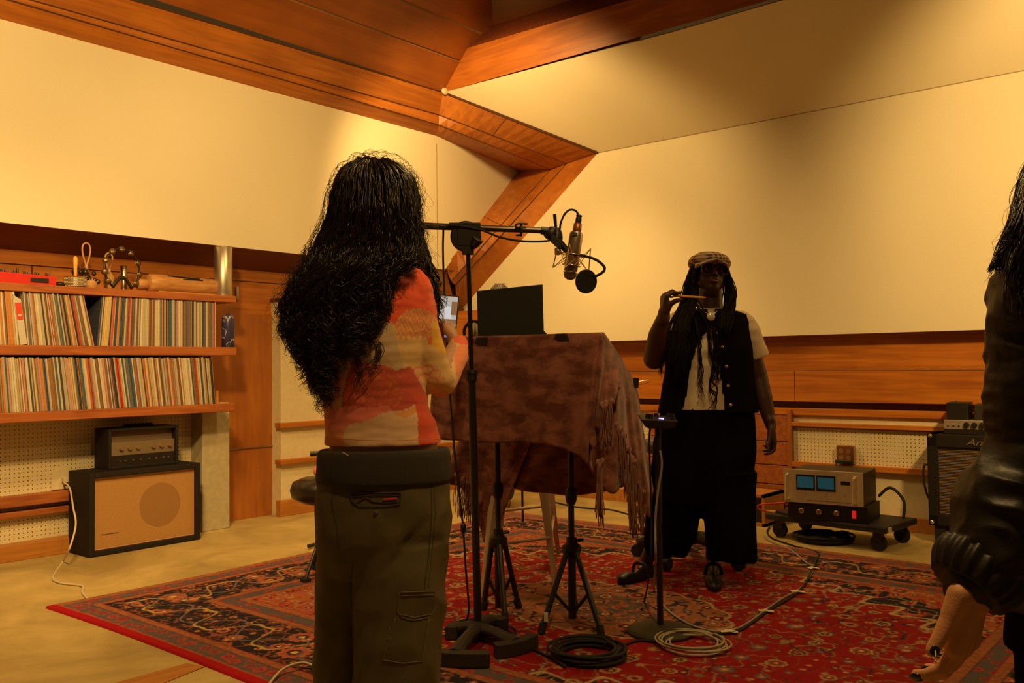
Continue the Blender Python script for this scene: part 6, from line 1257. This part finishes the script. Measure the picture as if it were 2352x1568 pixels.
mb = MB(); mb.ell(Wf(0, -.012, .066), .104, .116, .050, ax=rtf, az=upf, n=40, m=16); cr = mb.build('crown', CAPM, cp, smooth=True); ndisp(cr, .004, 30, 3)
MB().lathe([(.088, 0), (.091, .004), (.091, .030), (.088, .034)], Wf(0, -.008, .032), axis=upf, seg=40).build('band', CAPM, cp, smooth=True)
rs_ = []
for i in range(21):
    a = math.radians(-75+7.5*i+90); c0 = V3((math.cos(a), math.sin(a), 0)); rs_.append([Wf(.088*c0[0], -.008+.088*c0[1], .046), Wf(.094*c0[0], -.006+.128*c0[1], .048-.012*abs(c0[0])), Wf(.092*c0[0], -.004+.150*c0[1], .036-.020*abs(c0[0])), Wf(.088*c0[0], -.008+.148*c0[1], .032-.020*abs(c0[0])), Wf(.086*c0[0], -.008+.088*c0[1], .038)])
MB().loft(rs_).build('brim', CAPM, cp, smooth=True)
# glasses
gl = thing('glasses', Wf(0, .1, 0), 'large dark framed glasses on the face under the plaid cap', 'glasses')
FRA = mat('frame_dark', (.05, .03, .02), .25)
m, nt, b = newmat('lens_glass'); b.inputs['Transmission Weight'].default_value = 1; b.inputs['Roughness'].default_value = .02; b.inputs['IOR'].default_value = 1.1; b.inputs['Base Color'].default_value = (.75, .6, .45, 1)
for q in (-1, 1):
    pts = [Wf(q*.035+.030*np.sign(math.cos(a))*abs(math.cos(a))**.7, .100-.25*abs(q*.035+.030*math.cos(a))*.35, -.002+.025*np.sign(math.sin(a))*abs(math.sin(a))**.75) for a in [2*math.pi*k_/28 for k_ in range(29)]]
    rim = MB().tube(pts, .0026, 6).build('rim', FRA, gl, smooth=True); MB().prism(pts[:-1], fwf*.0012).build('lens', m, rim)
    MB().tube([Wf(q*.064, .095, .012), Wf(q*.078, .07, .012), Wf(q*.080, .0, .010)], .0022, 6).build('temple', FRA, gl)
MB().tube([Wf(-.007, .101, .004), Wf(0, .104, .007), Wf(.007, .101, .004)], .0024, 6).build('bridge', FRA, gl)
BRD = mat('matte_braids', (.007, .0035, .002), .6, spec=.12)
# hair of the far person
EH = [(608, 1588, 1672), (640, 1578, 1676), (680, 1572, 1686), (710, 1560, 1680), (740, 1548, 1672), (800, 1540, 1668), (860, 1532, 1662), (930, 1526, 1660)]
def side(f0, f1): return lambda y: [interp(EH, y)[0]*(1-f0)+interp(EH, y)[1]*f0, interp(EH, y)[0]*(1-f1)+interp(EH, y)[1]*f1]
fd_ = lambda y: float(np.interp(y, [600, 660, 720, 760, 810, 940], [4.42, 4.42, 4.36, 4.31, 4.285, 4.285])); ft_ = lambda y: .01
strands(fp, 230, side(0, .26), lambda s: 880, fd_, ft_, 2.2, .0042, 21, (604, 650), per=90, step=9, m=BRD); strands(fp, 120, lambda y: interp([(608, 1655, 1672), (640, 1660, 1677), (680, 1664, 1688), (700, 1660, 1686), (730, 1655, 1676), (800, 1650, 1665), (900, 1645, 1660)], y), lambda s: 800, fd_, ft_, 2.6, .004, 22, (604, 640), per=80, step=9, m=BRD)
strands(fp, 16, lambda y: interp([(608, 1582, 1600), (680, 1560, 1600), (740, 1600, 1630), (800, 1612, 1650), (930, 1622, 1648)], y), lambda s: 925, lambda y: fd_(y)-.008, ft_, 2.5, .0030, 23, (640, 740), per=70, step=8, m=BRD); strands(fp, 24, lambda y: interp([(608, 1580, 1590), (690, 1548, 1575), (740, 1545, 1560), (900, 1520, 1530)], y), lambda s: 760, lambda y: 4.38, ft_, 4, .0018, 24, (610, 640), per=60, step=7, m=BRD)
strands(fp, 10, lambda y: interp([(740, 1622, 1640), (800, 1622, 1648), (860, 1632, 1650), (940, 1626, 1648)], y), lambda s: 945, lambda y: 4.275, ft_, 4, .0045, 25, (742, 760), per=95, step=8, m=BRD)
MB().ell(Wf(0, -.03, .03), .09, .09, .10, ax=rtf, az=upf).build('hair_back', BRD, fp, smooth=True)
mb = MB(); mb.tube([Wf(-.078, .0, -.05), Wf(-.080, .005, -.12)], .0015, 5); mb.ell(Wf(-.080, .005, -.125), .004, .004, .008, n=8, m=5); mb.tube([Wf(-.07, .02, -.05), Wf(-.07, .025, -.1)], .0012, 5); mb.build('earring', CHR, fp)
pc0, pc1 = P(1548, 679, 4.19), P(1621, 683.5, 4.20)
pn_ = thing('pencil', pc0, 'yellow pencil held up to the chin of the person in the vest', 'pencil'); MB().tube([pc0, pc0+(pc1-pc0)*.93], .0052, 6).build('shaft', mat('pencil_yellow', (.85, .42, .05), .4), pn_); MB().tube([pc0+(pc1-pc0)*.93, pc1], [.0050, .0038], 10).build('eraser', mat('eraser_pink', (.55, .2, .12), .7), pn_)
# ---------- person at the right edge ----------
DR = 1.44
rp = thing('person', FL(2620, 2400), 'person in black leather jacket cropped by the right edge, hand hanging down', 'person')
mb = MB(); wrist = P(2236, 1360, 1.40)
rtips = hand(mb, wrist, nrm(-UP-RT*.20), nrm(FW*.75-RT*.62), nrm(-RT*.9-FW*.45), 1.04, ((20, 30, 16), (20, 32, 18), (22, 34, 20), (24, 34, 20)), (30, -6), tdir=nrm(-UP*1.0-RT*.50-FW*.12), wr=.030, spread=.07, tb=(.004, .036), tl=.92)
mb.chain([P(2410, 640, 1.52), P(2392, 1030, 1.52), wrist], [.05, .042, .028]); mb.cap(P(2560, 420, 1.58), P(2555, 620, 1.6), .05, .06)
lofth(mb, [(600, 2560, 1.6, .16, .08), (800, 2560, 1.6, .15, .1), (1200, 2560, 1.6, .15, .1), (1500, 2560, 1.6, .16, .11)], 30)
for x in (2490, 2620): mb.chain([P(x, 1450, 1.6), P(x, 1900, 1.6), V3((*P(x, 1900, 1.6)[:2], .06))], [.09, .06, .04]); mb.cap(V3((*P(x, 1900, 1.6)[:2], .04)), V3((*P(x, 1900, 1.6)[:2], .035))-HNU*.12, .035, .028)
Wr = head(mb, P(2545, 285, 1.58), nrm(-HXU*.9+HNU*.35), (0, 0, 1), .95)
mb.build('body', SKIN_M, rp, remesh=.0035, sm=3)
def nail(t, nm_v, col=NAILM, par=None, w=.0062):
    p, d, r_ = t; v = nrm(nm_v-d*(V3(nm_v)@d)); s_ = np.cross(d, v); return MB().ell(p+v*r_*.80-d*.001, w, .0095, .0035, ax=s_, az=v, n=14, m=8).build('fingernail', col, rp, smooth=True)
tn = nail(rtips[4], -FW-RT*.1, w=.0075); MB().ell(rtips[4][0]+nrm(-FW)*.0125, .0012, .0012, .005, n=8, m=5).build('nail_spangle', mat('spangle', (.8, .6, .2), .2, .8, emit=(.5, .35, .05), es=.3), tn)
for q in (0, 1, 2, 3): nail(rtips[q], -FW+RT*.2)
kq = wrist+nrm(-UP-RT*.22)*.105-FW*.03
d0_ = nrm(-UP-RT*.20); sdh = nrm((-RT-FW*.3)-d0_*((-RT-FW*.3)@d0_))
MB().torus(wrist+d0_*.112+sdh*.033+FW*.004, .0112, .0010, axis=nrm(d0_+FW*.3), n=28, seg=6).build('ring', mat('gold_ring', (.8, .55, .2), .2, 1), rp, smooth=True)
# leather jacket
LEA = mat('leather', (.016, .011, .008), .44, bump=.2, bscale=35, spec=.35)
mb = MB(); mb.chain([P(2440, 560, 1.50), P(2400, 680, 1.47), P(2396, 860, 1.46), P(2398, 1030, 1.46), P(2330, 1180, 1.44), P(2275, 1270, 1.42)], [.075, .088, .084, .084, .090, .066], 24)
mb.chain([P(2275, 1270, 1.42), P(2226, 1338, 1.405)], [.066, .047], 24)
lofth(mb, [(520, 2560, 1.60, .09, .08), (560, 2560, 1.6, .17, .10), (700, 2560, 1.6, .18, .13), (1200, 2560, 1.6, .185, .14), (1400, 2560, 1.6, .19, .14)], 36)
jk = mb.build('leather_jacket', LEA, rp, remesh=.005, sm=5); ndisp(jk, .010, (6, 6, 10), 4); ndisp(jk, .0035, (13, 13, 24), 9, True)
# gathered cuff
c0, c1 = P(2262, 1290, 1.415), P(2218, 1352, 1.40); ax_ = nrm(c1-c0); s1_ = nrm(HXU-ax_*(HXU@ax_)); s2_ = np.cross(ax_, s1_); rs_ = []
for i in range(12):
    t = i/11; r0 = .060*(1-t)+.050*t+.006*math.sin(t*math.pi); rs_.append([c0+(c1-c0)*t+(s1_*math.cos(a)*1.15+s2_*math.sin(a)*.9)*r0*(1+.045*math.sin(a*19+t*.8)*(1-.3*abs(t-.5))) for a in [2*math.pi*k_/140 for k_ in range(140)]])
MB().loft(rs_).build('cuff', LEA, jk, smooth=True)
mb = MB(); lofth(mb, [(1360, 2560, 1.6, .17, .13), (1500, 2560, 1.6, .18, .14)], 30)
for x in (2492, 2625): mb.chain([P(x, 1450, 1.62), P(x, 1900, 1.62), V3((*P(x, 1900, 1.62)[:2], .10))], [.115, .105, .10], 20)
mb.build('black_trousers', bpy.data.materials['black_cotton'], rp, remesh=.01, sm=3)
ER = [(165, 2500, 2610), (180, 2470, 2640), (220, 2448, 2665), (300, 2410, 2675), (380, 2362, 2680), (420, 2350, 2680), (500, 2334, 2670), (550, 2318, 2660), (600, 2296, 2650), (640, 2284, 2640), (800, 2300, 2640)]
dr_ = lambda y: float(np.interp(y, [150, 300, 420, 520, 800], [1.56, 1.53, 1.47, 1.41, 1.37])); thr_ = lambda y: float(np.interp(y, [165, 200, 300, 500, 800], [.02, .07, .095, .04, .02]))
mb = MB(); rs_ = []
for y in range(172, 560, 14):
    L_, R_ = interp(ER, y); c_ = (L_+R_)/2+10; h_ = (R_-L_)/2*pxm(1.56)*(.86 if y < 380 else .70); rs_.append([P(c_, y, 1.60)+HXU*h_*math.cos(a)+HNU*(thr_(y)+.02)*math.sin(a) for a in [2*math.pi*k_/36 for k_ in range(36)]])
mb.loft(rs_).build('hair', HAIRM, rp, smooth=True)
strands(rp, 1100, lambda y: interp(ER, y), lambda s: 640 if s < -.8 else 760, dr_, thr_, 3, .0017, 31, (170, 300), per=150, step=16)
strands(rp, 40, lambda y: [interp(ER, y)[0]-14, interp(ER, y)[0]+30], lambda s: 660, lambda y: 1.40, lambda y: .01, 9, .0004, 32, (350, 520), per=110, fly=1)
MB().ell(Wr(0, -.015, .040), .083, .100, .088, ax=nrm(Wr(1, 0, 0)-Wr(0, 0, 0))).build('crown_hair', HAIRM, rp, smooth=True)
face_parts(rp, Wr, .95, bpy.data.materials['lip_rose'], HAIRM)
# ---------- person far behind the laptop ----------
ff_ = FL(1160, 1166); DB = float((ff_-CAM)@FW)
bp_ = thing('person', ff_, 'person standing far behind the laptop, only hair, glasses and one jeans leg showing', 'person')
S = pxm(DB); yt_ = 650
mb = MB(); hc = P(1148, yt_+36, DB); Wb = head(mb, hc, -HNU, (0, 0, 1), .95)
nk = hc-V3((0, 0, .13)); 
def ringz(mb, rows): 
    rs_ = [[V3((*(nk+HXU*ox)[:2], z))+HXU*rx*math.cos(a)+HNU*ry*math.sin(a) for a in [2*math.pi*k_/28 for k_ in range(28)]] for z, rx, ry, ox in rows]; return mb.loft(rs_)
zt = nk[2]; hipz = .86; mb.cap(hc-V3((0, 0, .05)), nk-V3((0, 0, .03)), .055, .06)
ringz(mb, [(zt-.06, .06, .05, 0), (zt-.09, .15, .07, 0), (zt-.2, .17, .09, 0), (zt-.45, .15, .09, 0), (hipz, .16, .1, 0)])
for q in (-1, 1):
    fpt = ff_+HXU*(.0 if q > 0 else -.2); mb.chain([V3((*(nk+HXU*.08*q)[:2], hipz)), V3((*(fpt[:2]), .47)), fpt+V3((0, 0, .09))], [.09, .058, .04]); mb.cap(fpt+V3((0, 0, .05)), fpt+V3((0, 0, .035))-HNU*.14, .036, .028)
    sh_ = nk+HXU*.17*q-V3((0, 0, .12)); mb.chain([sh_, sh_+HXU*.04*q-V3((0, 0, .29)), sh_-HXU*.03*q-V3((0, 0, .36))-HNU*.2], [.045, .036, .027]); hand(mb, sh_-HXU*.03*q-V3((0, 0, .36))-HNU*.21, -HNU, (0, 0, -1), -HXU*q, 1, ((15, 20, 15),)*4, wr=.026)
mb.build('body', SKIN_L, bp_, remesh=.009, sm=2)
mb = MB(); ringz(mb, [(zt-.05, .08, .07, 0), (zt-.09, .17, .09, 0), (zt-.2, .19, .11, 0), (zt-.45, .17, .11, 0), (hipz-.03, .18, .125, 0)])
for q in (-1, 1): sh_ = nk+HXU*.17*q-V3((0, 0, .12)); mb.chain([sh_, sh_+HXU*.04*q-V3((0, 0, .29)), sh_-HXU*.02*q-V3((0, 0, .34))-HNU*.14], [.06, .05, .04])
mb.build('sweater', mat('sweater_dark', (.05, .04, .035), .9), bp_, remesh=.012, sm=3)
mb = MB(); ringz(mb, [(hipz-.12, .17, .12, 0), (hipz, .175, .12, 0), (hipz+.04, .165, .115, 0)])
for q in (-1, 1): fpt = ff_+HXU*(.0 if q > 0 else -.2); mb.chain([V3((*(nk+HXU*.08*q)[:2], hipz-.05)), V3((*(fpt[:2]), .47)), fpt+V3((0, 0, .12))], [.10, .085, .075])
mb.build('jeans', mat('denim', (.05, .06, .07), .85, noise_s=60, namt=.2), bp_, remesh=.012, sm=3)
for q in (0, 1): c = ff_+HXU*(-.2*q); MB().ell(c-HNU*.05+V3((0, 0, .045)), .046, .125, .045, ax=HXU).build('shoe', mat('shoe_brown', (.12, .06, .03), .6) if q == 0 else bpy.data.materials['shoe_brown'], bp_, smooth=True)
mb = MB(); mb.ell(Wb(0, -.02, .045), .082, .098, .078, ax=HXU); hb_ = mb.build('hair', mat('hair_grey_brown', (.05, .035, .022), .6, noise_s=60, namt=.5), bp_, smooth=True); ndisp(hb_, .008, 45, 1)
gb = thing('glasses', Wb(0, .09, .07), 'wire glasses pushed up on the hair of the person behind the laptop', 'glasses')
for q in (-1, 1): MB().torus(Wb(.033*q, .070, .100), .022, .0018, axis=nrm(HNU*-1+V3((0, 0, .6))), n=20, seg=5).build('rim', CHR, gb); MB().tube([Wb(.055*q, .065, .100), Wb(.082*q, -.02, .06)], .0016, 5).build('temple', CHR, gb)
